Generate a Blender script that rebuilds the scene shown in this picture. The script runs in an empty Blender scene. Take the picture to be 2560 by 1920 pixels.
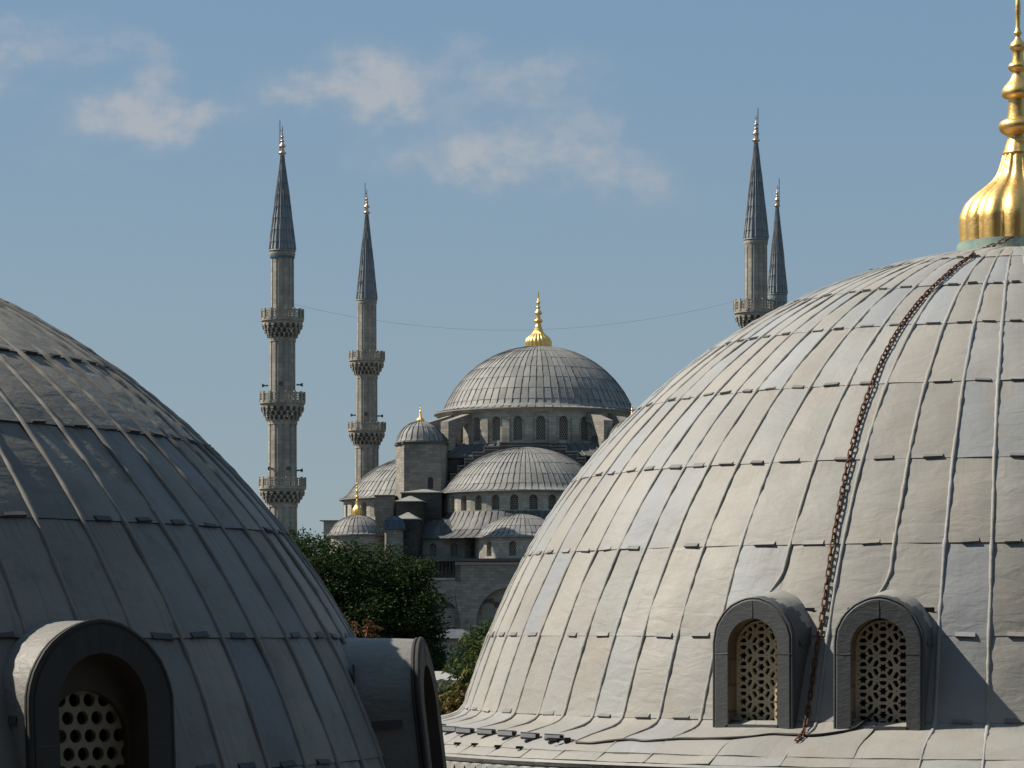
import bpy, math, random
import numpy as np
from mathutils import noise as mnoise, Vector

random.seed(7); np.random.seed(7)
SC = bpy.context.scene
COL = SC.collection
rad = math.radians

# ------------------------------------------------------------------ camera
F = 7400.0                     # focal length in pixels of the 2560 px wide photograph
HOR = 1590.0                   # picture row of the horizon
CZ = 14.0                      # height of the gallery window above the ground
cam_d = bpy.data.cameras.new('camera'); cam = bpy.data.objects.new('camera', cam_d); COL.objects.link(cam)
cam.location = (0, 0, CZ); cam.rotation_euler = (rad(90), 0, 0)
cam_d.sensor_width = 36; cam_d.lens = 36*F/2560; cam_d.shift_y = (HOR-960)/2560
cam_d.clip_start = 0.5; cam_d.clip_end = 9000
SC.camera = cam

# ------------------------------------------------------------------ light
SUN_EL, SUN_B = 45.5, 9.5     # elevation; how far the sun stands beyond the picture plane, on the left
S = Vector((-math.cos(rad(SUN_EL))*math.cos(rad(SUN_B)), math.cos(rad(SUN_EL))*math.sin(rad(SUN_B)), math.sin(rad(SUN_EL))))
ld = bpy.data.lights.new('sun', 'SUN'); sun = bpy.data.objects.new('sun', ld); COL.objects.link(sun)
ld.energy = 5.0; ld.angle = rad(0.55); ld.color = (1.0, 0.92, 0.79)
sun.rotation_euler = S.to_track_quat('Z', 'Y').to_euler(); sun.location = (-60, 20, 90)

SC.view_settings.view_transform = 'Standard'; SC.view_settings.look = 'None'
SC.view_settings.exposure = 0.5; SC.view_settings.gamma = 1.0; SC.view_settings.use_curve_mapping = False
SC.render.film_transparent = False

class NT:
    """small node-tree writer"""
    def __init__(s, tree): s.t = tree; s.n = tree.nodes; s.l = tree.links
    def node(s, ty, **kw):
        n = s.n.new(ty)
        for k, v in kw.items(): setattr(n, k, v)
        return n
    def put(s, sock, v):
        if hasattr(v, 'is_linked') or isinstance(v, bpy.types.NodeSocket): s.l.new(v, sock)
        elif v is not None: sock.default_value = v
    def math(s, op, a, b=None, c=None, clamp=False):
        n = s.node('ShaderNodeMath', operation=op, use_clamp=clamp)
        for i, v in enumerate((a, b, c)):
            if v is not None: s.put(n.inputs[i], v)
        return n.outputs[0]
    def vmath(s, op, a, b=None, scale=None):
        n = s.node('ShaderNodeVectorMath', operation=op)
        s.put(n.inputs[0], a)
        if b is not None: s.put(n.inputs[1], b)
        if scale is not None: s.put(n.inputs['Scale'], scale)
        return n.outputs['Value'] if op in ('LENGTH', 'DOT_PRODUCT') else n.outputs[0]
    def noise(s, vec, scale, detail=4, rough=.55, dist=0):
        n = s.node('ShaderNodeTexNoise'); s.put(n.inputs['Vector'], vec)
        n.inputs['Scale'].default_value = scale; n.inputs['Detail'].default_value = detail
        n.inputs['Roughness'].default_value = rough; n.inputs['Distortion'].default_value = dist
        return n.outputs['Fac']
    def ramp(s, fac, stops, interp='LINEAR'):
        n = s.node('ShaderNodeValToRGB'); s.put(n.inputs[0], fac); r = n.color_ramp; r.interpolation = interp
        while len(r.elements) < len(stops): r.elements.new(0.5)
        for e, (p, c) in zip(r.elements, stops):
            e.position = p; e.color = (c, c, c, 1) if not hasattr(c, '__len__') else (*c, 1)
        return n.outputs[0]
    def mix(s, fac, a, b, mode='MIX'):
        n = s.node('ShaderNodeMix', data_type='RGBA', blend_type=mode)
        s.put(n.inputs['Factor'], fac)
        for i, v in ((6, a), (7, b)):
            if isinstance(v, tuple): v = (*v, 1) if len(v) == 3 else v
            s.put(n.inputs[i], v)
        return n.outputs[2]
    def sstep(s, v, a, b):
        n = s.node('ShaderNodeMapRange', interpolation_type='SMOOTHSTEP'); s.put(n.inputs[0], v)
        n.inputs[1].default_value = a; n.inputs[2].default_value = b
        return n.outputs[0]
    def comb(s, x, y, z=0.0):
        n = s.node('ShaderNodeCombineXYZ')
        for i, v in enumerate((x, y, z)): s.put(n.inputs[i], v)
        return n.outputs[0]
    def sep(s, v):
        n = s.node('ShaderNodeSeparateXYZ'); s.put(n.inputs[0], v); return n.outputs

W = bpy.data.worlds.new('World'); SC.world = W; W.use_nodes = True
w = NT(W.node_tree); w.n.clear()
sky = w.node('ShaderNodeTexSky', sky_type='NISHITA', sun_disc=False)
sky.sun_elevation = rad(SUN_EL); sky.sun_rotation = rad(-(90-SUN_B))
sky.altitude = 50; sky.air_density = 1.0; sky.dust_density = 0.25; sky.ozone_density = 1.5
SKY_STRENGTH = 0.0505
tc = w.node('ShaderNodeTexCoord')
d = w.sep(tc.outputs['Generated'])
ymax = w.math('MAXIMUM', d[1], 0.05)
cu = w.math('DIVIDE', d[0], ymax); cv = w.math('DIVIDE', d[2], ymax)
uv = w.comb(cu, cv)
# clouds: soft banks in the southern sky, given as bearing / height slopes (centre, half sizes, density)
CL = [(-.122, .1765, .026, .0085, .95), (-.133, .175, .016, .007, .5), (-.106, .176, .013, .006, .5), (-.1225, .188, .009, .011, .7), (-.119, .196, .007, .006, .4), (-.138, .199, .014, .006, .42),
      (-.166, .199, .010, .010, .75), (-.172, .184, .011, .006, .7), (-.152, .196, .014, .006, .3),
      (-.068, .184, .018, .008, .75), (-.050, .188, .016, .012, 1.0), (-.040, .182, .014, .010, .75), (-.012, .190, .030, .009, .5), (-.018, .199, .012, .006, .35), (.008, .184, .020, .008, .4),
      (-.008, .166, .016, .011, .8), (-.022, .159, .022, .007, .55), (-.044, .163, .016, .006, .42), (.022, .164, .016, .009, .62), (.026, .174, .010, .006, .4), (.042, .156, .018, .008, .35), (.016, .178, .012, .007, .3), (.045, .148, .010, .008, .25),
      (-.078, .181, .012, .006, .42), (-.030, .178, .022, .007, .45), (.0, .160, .032, .013, .5), (.032, .153, .022, .011, .42), (-.125, .171, .034, .008, .4), (.02, .192, .03, .009, .3), (-.045, .196, .02, .007, .3), (-.15, .205, .03, .008, .3),
      (-.150, .160, .035, .008, .22), (-.145, .142, .03, .006, .12), (-.09, .154, .03, .006, .10), (.06, .150, .02, .008, .16),
      (.11, .20, .05, .006, .05), (.30, .25, .06, .02, .5), (-.35, .24, .08, .02, .5)]
wn = w.node('ShaderNodeTexNoise'); w.put(wn.inputs['Vector'], uv); wn.inputs['Scale'].default_value = 38; wn.inputs['Detail'].default_value = 3
warp = w.vmath('SCALE', w.vmath('SUBTRACT', wn.outputs['Color'], (.5, .5, .5)), scale=.024)
wn2 = w.node('ShaderNodeTexNoise'); w.put(wn2.inputs['Vector'], uv); wn2.inputs['Scale'].default_value = 150; wn2.inputs['Detail'].default_value = 5
warp2 = w.vmath('SCALE', w.vmath('SUBTRACT', wn2.outputs['Color'], (.5, .5, .5)), scale=.010)
uvw = w.vmath('ADD', uv, w.vmath('ADD', warp, warp2))
dens = None
for (x, y, a, b, k) in CL:
    q = w.vmath('MULTIPLY', w.vmath('SUBTRACT', uvw, (x, y, 0)), (1/a, 1/b, 0))
    g = w.math('MULTIPLY', w.math('EXPONENT', w.math('MULTIPLY', w.math('POWER', w.vmath('LENGTH', q), 2.0), -1.3)), k)
    dens = g if dens is None else w.math('ADD', dens, g)
fb = w.noise(w.vmath('MULTIPLY', uv, (1, 1.6, 1)), 70, 7, .6)
dens = w.math('MULTIPLY', dens, w.math('MULTIPLY_ADD', fb, 2.6, -.30))
cl = w.sstep(dens, 0.0, 1.7)
cl = w.math('MULTIPLY', cl, w.math('GREATER_THAN', d[1], .06))
cl = w.math('MULTIPLY', cl, .70)
tint = w.mix(1.0, sky.outputs[0], (.95, 1.0, 1.06), 'MULTIPLY')
haze_col = w.ramp(w.math('MULTIPLY', d[2], 4.0), [(0.10, (.402, .510, .590)), (.45, (.368, .510, .632)), (.80, (.305, .485, .680))])
tint = w.mix(.75, tint, w.vmath('SCALE', haze_col, scale=10.0))
bgcol = w.mix(cl, tint, (6.7, 6.75, 7.0))
bg = w.node('ShaderNodeBackground'); w.put(bg.inputs[0], bgcol); bg.inputs[1].default_value = SKY_STRENGTH
wo = w.node('ShaderNodeOutputWorld'); w.l.new(bg.outputs[0], wo.inputs[0])

# ------------------------------------------------------------------ materials
def new_mat(name):
    m = bpy.data.materials.new(name); m.use_nodes = True
    t = NT(m.node_tree); b = t.n['Principled BSDF']
    return m, t, b
def bump(t, b, h, strength, dist):
    n = t.node('ShaderNodeBump'); t.put(n.inputs['Height'], h)
    n.inputs['Strength'].default_value = strength; n.inputs['Distance'].default_value = dist
    t.l.new(n.outputs[0], b.inputs['Normal'])

def lead(name, cols, var=.10, stain=(.16, .15, .14), stain_amt=.5, wr=.5, wd=.02, rough=.5, streak=.5, spec=.35, grain=1.0, runoff=.45, sheet=9.0, blush=None):
    """sheet lead: a tone per sheet (uv cell), weather stains, dents and wrinkles"""
    m, t, b = new_mat(name)
    uv = t.node('ShaderNodeUVMap').outputs[0]; ob = t.node('ShaderNodeTexCoord').outputs['Object']
    cell = t.vmath('FLOOR', uv)
    wn = t.node('ShaderNodeTexWhiteNoise', noise_dimensions='2D'); t.put(wn.inputs['Vector'], cell)
    obs = t.vmath('ADD', ob, t.vmath('SCALE', wn.outputs['Color'], scale=sheet))
    n = len(cols)
    c = t.ramp(wn.outputs['Value'], [(i/(n-1) if n > 1 else 0, k) for i, k in enumerate(cols)])
    br = t.math('MULTIPLY_ADD', t.sep(wn.outputs['Color'])[1], var*2, 1-var)
    big = t.noise(ob, .8*grain, 5, .6)
    br = t.math('MULTIPLY', br, t.math('MULTIPLY_ADD', big, .5, .75))
    c = t.mix(1.0, c, t.comb(br, br, br), 'MULTIPLY')
    if blush: c = t.mix(t.math('MULTIPLY', t.sstep(t.noise(obs, 1.1, 5, .65), .50, .72), .5), c, blush)
    # run-off streaks down the sheets, blotches, roll shade painted along edges
    st = t.noise(t.vmath('MULTIPLY', uv, (9, .55, 1)), 1.0, 4, .6)
    bl = t.noise(obs, 2.4*grain, 8, .68)
    fv = t.math('FRACT', t.sep(uv)[1])
    run = t.math('MULTIPLY', t.math('MULTIPLY', t.math('SUBTRACT', 1.0, t.sstep(fv, .0, .38)), t.sstep(t.noise(t.vmath('MULTIPLY', uv, (13, .8, 1)), 1.0, 3, .6), .42, .70)), runoff)
    edge = t.math('MULTIPLY', t.math('SUBTRACT', 1.0, t.sstep(t.math('ABSOLUTE', t.math('SUBTRACT', t.math('FRACT', t.sep(uv)[0]), .5)), .36, .49)), -1.0)
    ed = t.math('MULTIPLY', t.math('ADD', edge, 1.0), t.math('MULTIPLY', t.sstep(t.noise(ob, 3.0*grain, 4, .6), .40, .66), runoff*.9))
    f1 = t.math('MULTIPLY', t.sstep(st, .52, .78), streak)
    f2 = t.math('MULTIPLY', t.sstep(bl, .52, .80), stain_amt)
    c = t.mix(t.math('MAXIMUM', t.math('MAXIMUM', f1, f2), t.math('MAXIMUM', run, ed), clamp=True), c, stain)
    sp = t.math('MULTIPLY', t.sstep(t.noise(ob, 17*grain, 3, .7), .60, .74), .22)
    c = t.mix(sp, c, tuple(min(.8, 1.3*k) for k in cols[0]))
    t.put(b.inputs['Base Color'], t.mix(1.0, c, (.72, .72, .72), 'MULTIPLY'))
    b.inputs['Specular IOR Level'].default_value = spec
    t.put(b.inputs['Roughness'], t.math('MULTIPLY_ADD', bl, .3, rough-.1))
    h = t.math('ADD', t.noise(t.vmath('MULTIPLY', obs, (1, 1, 2.6)), 3.4*grain, 3, .5, .6), t.math('MULTIPLY', t.noise(ob, 15*grain, 3, .55), .16))
    bump(t, b, h, wr, wd)
    return m

def stone(name, base, dark, mort=.62, bw=.9, bh=.34, stain=.55, light=None, rough=.85, bumpd=.03, seed=0.0):
    """ashlar with soot stains; courses from the metric uv"""
    m, t, b = new_mat(name)
    uv = t.node('ShaderNodeUVMap').outputs[0]; ob = t.node('ShaderNodeTexCoord').outputs['Object']
    br = t.node('ShaderNodeTexBrick'); t.put(br.inputs['Vector'], uv)
    br.inputs['Scale'].default_value = 1; br.inputs['Brick Width'].default_value = bw; br.inputs['Row Height'].default_value = bh
    br.inputs['Mortar Size'].default_value = .018; br.inputs['Mortar Smooth'].default_value = .4; br.inputs['Bias'].default_value = -.1
    br.inputs['Color1'].default_value = (*(light or tuple(1.10*k for k in base)), 1)
    br.inputs['Color2'].default_value = (*tuple(.74*k for k in base), 1)
    br.inputs['Mortar'].default_value = (*tuple(mort*k for k in base), 1)
    a = t.noise(t.vmath('ADD', ob, (seed, 0, 0)), .35, 6, .62); g = t.noise(ob, 1.7, 7, .7)
    c = t.mix(t.math('MULTIPLY', t.sstep(a, .44, .72), stain), br.outputs[0], dark)
    c = t.mix(t.math('MULTIPLY', t.sstep(g, .48, .80), .55*stain+.15), c, dark)
    c = t.mix(t.math('MULTIPLY', t.sstep(t.noise(ob, .9, 5, .6), .60, .75), .35), c, tuple(1.35*k for k in base))
    t.put(b.inputs['Base Color'], t.mix(1.0, c, (.72, .72, .72), 'MULTIPLY')); b.inputs['Roughness'].default_value = rough
    b.inputs['Specular IOR Level'].default_value = .2
    h = t.math('ADD', t.math('MULTIPLY', br.outputs['Fac'], -.6), t.math('MULTIPLY', g, .8))
    bump(t, b, h, .5, bumpd)
    return m

def plain(name, col, rough=.7, metal=0.0, var=.25, scale=6.0, bd=.004, spec=.3):
    m, t, b = new_mat(name)
    ob = t.node('ShaderNodeTexCoord').outputs['Object']
    n = t.noise(ob, scale, 5, .6)
    k = t.math('MULTIPLY_ADD', n, 2*var, 1-var)
    col = tuple(x*(.72 if metal < .4 else 1) for x in col)
    t.put(b.inputs['Base Color'], t.mix(1.0, col, t.comb(k, k, k), 'MULTIPLY'))
    t.put(b.inputs['Roughness'], t.math('MULTIPLY_ADD', n, .25, rough-.12)); b.inputs['Metallic'].default_value = metal
    b.inputs['Specular IOR Level'].default_value = spec
    if bd: bump(t, b, n, .4, bd)
    return m

def gold(name, rough=.30):
    m, t, b = new_mat(name)
    ob = t.node('ShaderNodeTexCoord').outputs['Object']
    n = t.noise(ob, 4, 6, .65); n2 = t.noise(t.vmath('MULTIPLY', ob, (6, 6, 1.2)), 4, 4, .6)
    c = t.mix(t.math('MULTIPLY', t.sstep(n, .55, .78), .5), (.84, .54, .19), (.50, .30, .11))
    c = t.mix(t.math('MULTIPLY', t.sstep(n2, .62, .8), .35), c, (.30, .19, .08))
    t.put(b.inputs['Base Color'], c); b.inputs['Metallic'].default_value = 1
    t.put(b.inputs['Roughness'], t.math('MULTIPLY_ADD', n2, .22, rough-.06))
    bump(t, b, t.noise(ob, 7, 4, .6), .35, .03)
    return m

def leaf_mat(name, a, bcol, c3):
    m, t, b = new_mat(name)
    ri = t.node('ShaderNodeNewGeometry').outputs['Random Per Island']
    ob = t.node('ShaderNodeTexCoord').outputs['Object']
    c = t.ramp(t.math('ADD', t.math('MULTIPLY', ri, .7), t.math('MULTIPLY', t.noise(ob, .5, 3), .35)), [(.2, a), (.6, bcol), (1, c3)])
    t.put(b.inputs['Base Color'], c); b.inputs['Roughness'].default_value = .65
    b.inputs['Specular IOR Level'].default_value = .12
    tr = t.node('ShaderNodeBsdfTranslucent'); t.put(tr.inputs[0], c)
    mx = t.node('ShaderNodeMixShader'); mx.inputs[0].default_value = .22
    t.l.new(b.outputs[0], mx.inputs[1]); t.l.new(tr.outputs[0], mx.inputs[2])
    t.l.new(mx.outputs[0], t.n['Material Output'].inputs[0])
    return m

M = {}
ALB = .72      # base colours scaled down under a raised exposure, which deepens shade
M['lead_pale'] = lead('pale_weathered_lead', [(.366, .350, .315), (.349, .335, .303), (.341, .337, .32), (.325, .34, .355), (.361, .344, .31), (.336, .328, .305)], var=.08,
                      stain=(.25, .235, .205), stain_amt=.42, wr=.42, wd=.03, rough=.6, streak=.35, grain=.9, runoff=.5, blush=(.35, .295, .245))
M['lead_grey'] = lead('grey_weathered_lead', [(.33, .308, .272), (.295, .288, .272), (.34, .31, .262), (.24, .25, .27), (.31, .29, .255), (.335, .313, .272)], var=.14,
                      stain=(.14, .13, .112), stain_amt=.6, wr=.34, wd=.03, rough=.66, streak=.5, spec=.2, grain=1.1, runoff=.6, blush=(.20, .175, .145))
M['lead_rib'] = plain('shaded_lead_roll', (.27, .255, .23), .6, var=.35, scale=5)  # rolls darker than the sheets, crevice shade put into the colour
M['lead_clip'] = plain('dark_lead_clip', (.225, .218, .205), .6, var=.3, scale=9)  # clips tilt down; that shade is also put into this darker colour
M['lead_clip_dark'] = plain('near_black_lead_clip', (.075, .075, .075), .6, var=.3, scale=9)  # deeper tone of the same, also for lap edges and joints
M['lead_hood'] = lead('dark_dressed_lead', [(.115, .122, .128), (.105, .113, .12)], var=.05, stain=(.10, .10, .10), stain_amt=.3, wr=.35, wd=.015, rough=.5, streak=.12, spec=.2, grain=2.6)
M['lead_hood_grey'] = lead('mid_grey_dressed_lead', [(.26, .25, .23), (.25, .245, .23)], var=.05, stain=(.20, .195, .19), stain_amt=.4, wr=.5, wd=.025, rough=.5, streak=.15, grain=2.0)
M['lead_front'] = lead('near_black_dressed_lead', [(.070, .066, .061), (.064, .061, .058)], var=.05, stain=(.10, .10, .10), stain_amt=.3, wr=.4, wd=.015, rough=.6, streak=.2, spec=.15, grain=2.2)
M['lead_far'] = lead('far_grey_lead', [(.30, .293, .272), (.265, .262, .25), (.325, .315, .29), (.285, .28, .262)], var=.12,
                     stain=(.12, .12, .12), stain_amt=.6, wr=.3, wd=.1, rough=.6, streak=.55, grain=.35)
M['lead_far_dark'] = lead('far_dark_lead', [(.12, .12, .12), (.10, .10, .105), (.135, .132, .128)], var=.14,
                     stain=(.08, .08, .085), stain_amt=.6, wr=.3, wd=.1, rough=.55, streak=.6, grain=.35)  # dark lead; on skirts and base roof shade is put into it
M['lead_spire'] = lead('blue_grey_spire_lead', [(.25, .275, .295), (.29, .31, .32), (.21, .23, .25)], var=.16,
                     stain=(.16, .17, .18), stain_amt=.4, wr=.25, wd=.05, rough=.5, streak=.5, grain=.4)
M['lead_blue'] = lead('dark_blue_lead', [(.075, .10, .15), (.09, .12, .165)], var=.16, stain=(.05, .06, .08), stain_amt=.4, wr=.25, wd=.05, rough=.5, grain=.4)
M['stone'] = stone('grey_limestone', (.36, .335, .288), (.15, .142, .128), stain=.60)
M['stone_lit'] = stone('sunlit_limestone', (.52, .485, .41), (.23, .215, .185), stain=.45, seed=40.)  # paler limestone copy, sunlight on the drums put into its colour
M['stone_dark'] = stone('sooty_shaded_limestone', (.105, .10, .09), (.032, .032, .033), stain=.75, seed=90.)  # soot together with the shade of the fronts, painted into the colour
M['stone_minaret'] = stone('minaret_limestone', (.47, .432, .365), (.20, .185, .16), bw=1.1, bh=.5, stain=.5, seed=11.)
M['grille_far'] = plain('carved_stone_screen', (.36, .34, .29), .85, var=.3, scale=3)
M['grille_sunlit'] = plain('sunlit_plaster_screen', (.80, .68, .46), .85, var=.22, scale=7, bd=.006)  # sunlit copy of the screen plaster, sun put into the colour
M['grille_shaded'] = plain('shaded_plaster_screen', (.60, .53, .42), .9, var=.4, scale=9, bd=.008)  # same plaster for the other window, its shade put into the colour
M['grille_dim'] = plain('dim_plaster_window_screen', (.36, .305, .22), .9, var=.35, scale=8, bd=.006)
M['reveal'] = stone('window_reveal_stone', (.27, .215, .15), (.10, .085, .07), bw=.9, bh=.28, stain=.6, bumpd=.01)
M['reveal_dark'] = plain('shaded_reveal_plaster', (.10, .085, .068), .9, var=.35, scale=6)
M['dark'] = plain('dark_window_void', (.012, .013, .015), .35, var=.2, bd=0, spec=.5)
M['gold'] = gold('gilded_copper', .38)
M['gold_far'] = gold('far_gilded_copper', .34)
M['copper'] = plain('pale_rose_copper', (.56, .40, .30), .38, 1.0, .2, 2.0, 0)
M['verdigris'] = plain('verdigris_copper_collar', (.27, .37, .32), .8, 0, .5, 5.0, .03)
M['iron'] = plain('rusty_iron_chain', (.165, .072, .038), .85, .1, .5, 20.0, .003)
M['black'] = plain('black_rubber_cable', (.012, .012, .013), .5, 0, .2, 8, 0)
M['metal_grey'] = plain('grey_lamp_housing', (.30, .305, .31), .45, 0, .12, 12, 0)
M['metal_dark'] = plain('dark_lamp_fitting', (.035, .036, .04), .5, 0, .2, 12, 0)
M['horn_grey'] = plain('grey_painted_horn', (.12, .125, .13), .5, 0, .2, 4, 0)
M['rod'] = plain('dark_metal_rod', (.06, .065, .07), .5, .5, .1, 3, 0)
M['wire'] = plain('thin_steel_wire', (.30, .32, .34), .6, 0, .1, 3, 0)
M['tile'] = plain('blue_glazed_tile', (.06, .16, .24), .3, 0, .4, 3, 0)
M['tile_pale'] = plain('pale_blue_tile', (.28, .36, .40), .4, 0, .3, 3, 0)
M['brick_red'] = plain('weathered_red_stone', (.16, .085, .065), .9, 0, .3, 2, 0)
M['frieze'] = stone('pale_cornice_stone', (.52, .46, .37), (.30, .27, .22), bw=2, bh=2, stain=.4, bumpd=.01)
M['white_roof'] = plain('pale_roof_sheet', (.40, .39, .37), .7, 0, .12, 2, 0)
M['pale_wall'] = plain('pale_render', (.40, .385, .35), .9, 0, .2, 1.0, .01)
M['bark'] = plain('tree_bark', (.085, .065, .045), .95, 0, .4, 5, .03)
M['leaf_dark'] = leaf_mat('dark_green_leaves', (.013, .027, .007), (.027, .050, .013), (.036, .052, .015))
M['leaf_mid'] = leaf_mat('grey_green_leaves', (.030, .050, .022), (.050, .078, .034), (.080, .105, .05))
M['leaf_rust'] = leaf_mat('rusty_yellow_leaves', (.06, .062, .018), (.12, .098, .028), (.17, .085, .03))
M['leaf_green'] = leaf_mat('fresh_green_leaves', (.03, .05, .012), (.07, .09, .02), (.13, .13, .035))
M['leaf_brown'] = leaf_mat('brown_leaves', (.07, .034, .016), (.10, .05, .022), (.14, .075, .032))

# ------------------------------------------------------------------ mesh builder
class MB:
    def __init__(s): s.v = []; s.f = []; s.m = []; s.uv = []; s.n = 0
    def add(s, v, f, m=0, uv=None):
        v = np.asarray(v, float).reshape(-1, 3); s.v.append(v); b = s.n; s.n += len(v)
        for k, q in enumerate(f):
            s.f.append([i+b for i in q]); s.m.append(m if not hasattr(m, '__len__') else m[k])
            s.uv.append(None if uv is None else [uv[i] for i in q])
        return s
    def grid(s, P, m=0, uv=None, flip=False, closed=False):
        """P: (rows, cols, 3)"""
        R, C = P.shape[:2]; f = []
        for i in range(R-1):
            for j in range(C if closed else C-1):
                k = (j+1) % C
                q = [i*C+j, (i+1)*C+j, (i+1)*C+k, i*C+k]
                f.append(q[::-1] if flip else q)
        return s.add(P.reshape(-1, 3), f, m, None if uv is None else uv.reshape(-1, 2).tolist())
    def box(s, c, size, rz=0.0, m=0, top=(1, 1)):
        x, y, z = (k/2 for k in size)
        P = np.array([[-x, -y, -z], [x, -y, -z], [x, y, -z], [-x, y, -z], [-x*top[0], -y*top[1], z], [x*top[0], -y*top[1], z], [x*top[0], y*top[1], z], [-x*top[0], y*top[1], z]])
        ca, sa = math.cos(rz), math.sin(rz)
        P = P @ np.array([[ca, sa, 0], [-sa, ca, 0], [0, 0, 1]]) + np.array(c)
        return s.add(P, [[0, 3, 2, 1], [4, 5, 6, 7], [0, 1, 5, 4], [1, 2, 6, 5], [2, 3, 7, 6], [3, 0, 4, 7]], m)
    def prism(s, poly, z0, z1, m=0, mtop=None):
        """vertical prism, poly counter-clockwise seen from above"""
        n = len(poly)
        P = [(x, y, z0) for x, y in poly]+[(x, y, z1) for x, y in poly]
        f = [[i, (i+1) % n, n+(i+1) % n, n+i] for i in range(n)]+[list(range(n))[::-1], list(range(n, 2*n))]
        return s.add(P, f, [m]*n+[m, m if mtop is None else mtop])
    def slab(s, poly, o, ax, out, depth, m=0):
        """polygon (x,z) on a wall plane at o, x along ax, extruded back from the face by depth"""
        o = np.array(o, float); ax = np.array(ax, float); out = np.array(out, float); n = len(poly)
        A = [o+ax*x+np.array([0, 0, z]) for x, z in poly]; B = [p-out*depth for p in A]
        f = [list(range(n)), list(range(n, 2*n))[::-1]]+[[i, n+i, n+(i+1) % n, (i+1) % n] for i in range(n)]
        return s.add(A+B, f, m)
    def lathe(s, prof, n, c=(0, 0, 0), m=0, a0=0.0, a1=2*math.pi, rf=None, phase=0.0):
        """prof from top to bottom [(r,z)]"""
        full = abs(a1-a0-2*math.pi) < 1e-6
        a = np.linspace(a0, a1, n+1)[:-1] if full else np.linspace(a0, a1, n+1)
        a = a+phase
        P = np.zeros((len(prof), len(a), 3))
        for i, (r, z) in enumerate(prof):
            rr = r*(rf(a, i, r, z) if rf else 1.0)
            P[i, :, 0] = c[0]+rr*np.sin(a); P[i, :, 1] = c[1]-rr*np.cos(a); P[i, :, 2] = c[2]+z
        return s.grid(P, m, closed=full)
    def tube(s, path, r, n=6, m=0, caps=True):
        p = np.asarray(path, float); k = len(p); r = np.broadcast_to(np.asarray(r, float), (k,))
        t = np.gradient(p, axis=0); t /= np.linalg.norm(t, axis=1)[:, None]+1e-12
        up = np.array([0, 0, 1.]) if abs(t[0, 2]) < .9 else np.array([1., 0, 0])
        P = np.zeros((k, n, 3)); a = np.arange(n)*2*math.pi/n
        for i in range(k):
            x = np.cross(up, t[i]); x /= np.linalg.norm(x)+1e-12; y = np.cross(t[i], x); up = y
            P[i] = p[i]+r[i]*(np.cos(a)[:, None]*x+np.sin(a)[:, None]*y)
        s.grid(P, m, closed=True, flip=True)
        if caps: s.add(np.concatenate([P[0], P[-1]]), [list(range(n))[::-1], list(range(n, 2*n))], m)
        return s
    def build(s, name, mats, parent=None, smooth=None, mesh_only=False):
        me = bpy.data.meshes.new(name)
        V = np.concatenate(s.v) if s.v else np.zeros((0, 3))
        me.from_pydata(V.tolist(), [], s.f)
        for m in (mats if isinstance(mats, (list, tuple)) else [mats]): me.materials.append(M[m] if isinstance(m, str) else m)
        me.polygons.foreach_set('material_index', s.m)
        uvl = me.uv_layers.new(name='UVMap'); buf = []
        for q, u in zip(s.f, s.uv):
            if u is not None:
                for a in u: buf += a
                continue
            p = V[q]; nn = np.cross(p[1]-p[0], p[2]-p[0])+(np.cross(p[2]-p[0], p[3]-p[0]) if len(q) > 3 else 0)
            L = np.linalg.norm(nn); nn = nn/L if L > 1e-12 else np.array([0, 0, 1.])
            if abs(nn[2]) < .85:
                h = math.hypot(nn[0], nn[1]); tx, ty = -nn[1]/h, nn[0]/h
                for a in p: buf += [a[0]*tx+a[1]*ty+7*round(math.atan2(ty, tx), 1), a[2]]
            else:
                for a in p: buf += [a[0], a[1]]
        uvl.data.foreach_set('uv', buf)
        if smooth is not None:
            me.polygons.foreach_set('use_smooth', [True]*len(me.polygons))
            if smooth < 180: me.set_sharp_from_angle(angle=rad(smooth))
        me.update()
        if mesh_only: return me
        return link(name, me, parent)

def link(name, me, parent=None):
    o = bpy.data.objects.new(name, me); COL.objects.link(o)
    if parent is not None: o.parent = parent
    return o
def tag(o, label, cat, group=None, kind=None):
    if label: o['label'] = label
    if cat: o['category'] = cat
    if group: o['group'] = group
    if kind: o['kind'] = kind
    return o
def thing(name, loc, rz=0.0, label=None, cat=None, group=None):
    o = bpy.data.objects.new(name, None); COL.objects.link(o); o.location = loc; o.rotation_euler = (0, 0, rz)
    o.empty_display_size = .3
    return tag(o, label, cat, group)
def zpx(py, Y): return CZ+(HOR-py)*Y/F
def xpx(px, Y): return (px-1280)*Y/F

def arch_pts(w, h, rise=None, n=14, pointed=.0, bottom=True):
    """outline of an arched shape from bottom left, over the crown, to bottom right; x centred, z from 0"""
    a = w/2; rise = a if rise is None else rise; sp = h-rise
    pts = [(-a, 0.0)] if bottom else []
    for i in range(n+1):
        t = math.pi*i/n
        x = -a*math.cos(t); z = sp+rise*math.sin(t)**(1.0)*(1+pointed*(1-abs(math.cos(t)))**2)/(1+pointed)
        pts.append((x, z))
    if bottom: pts.append((a, 0.0))
    return pts

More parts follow.
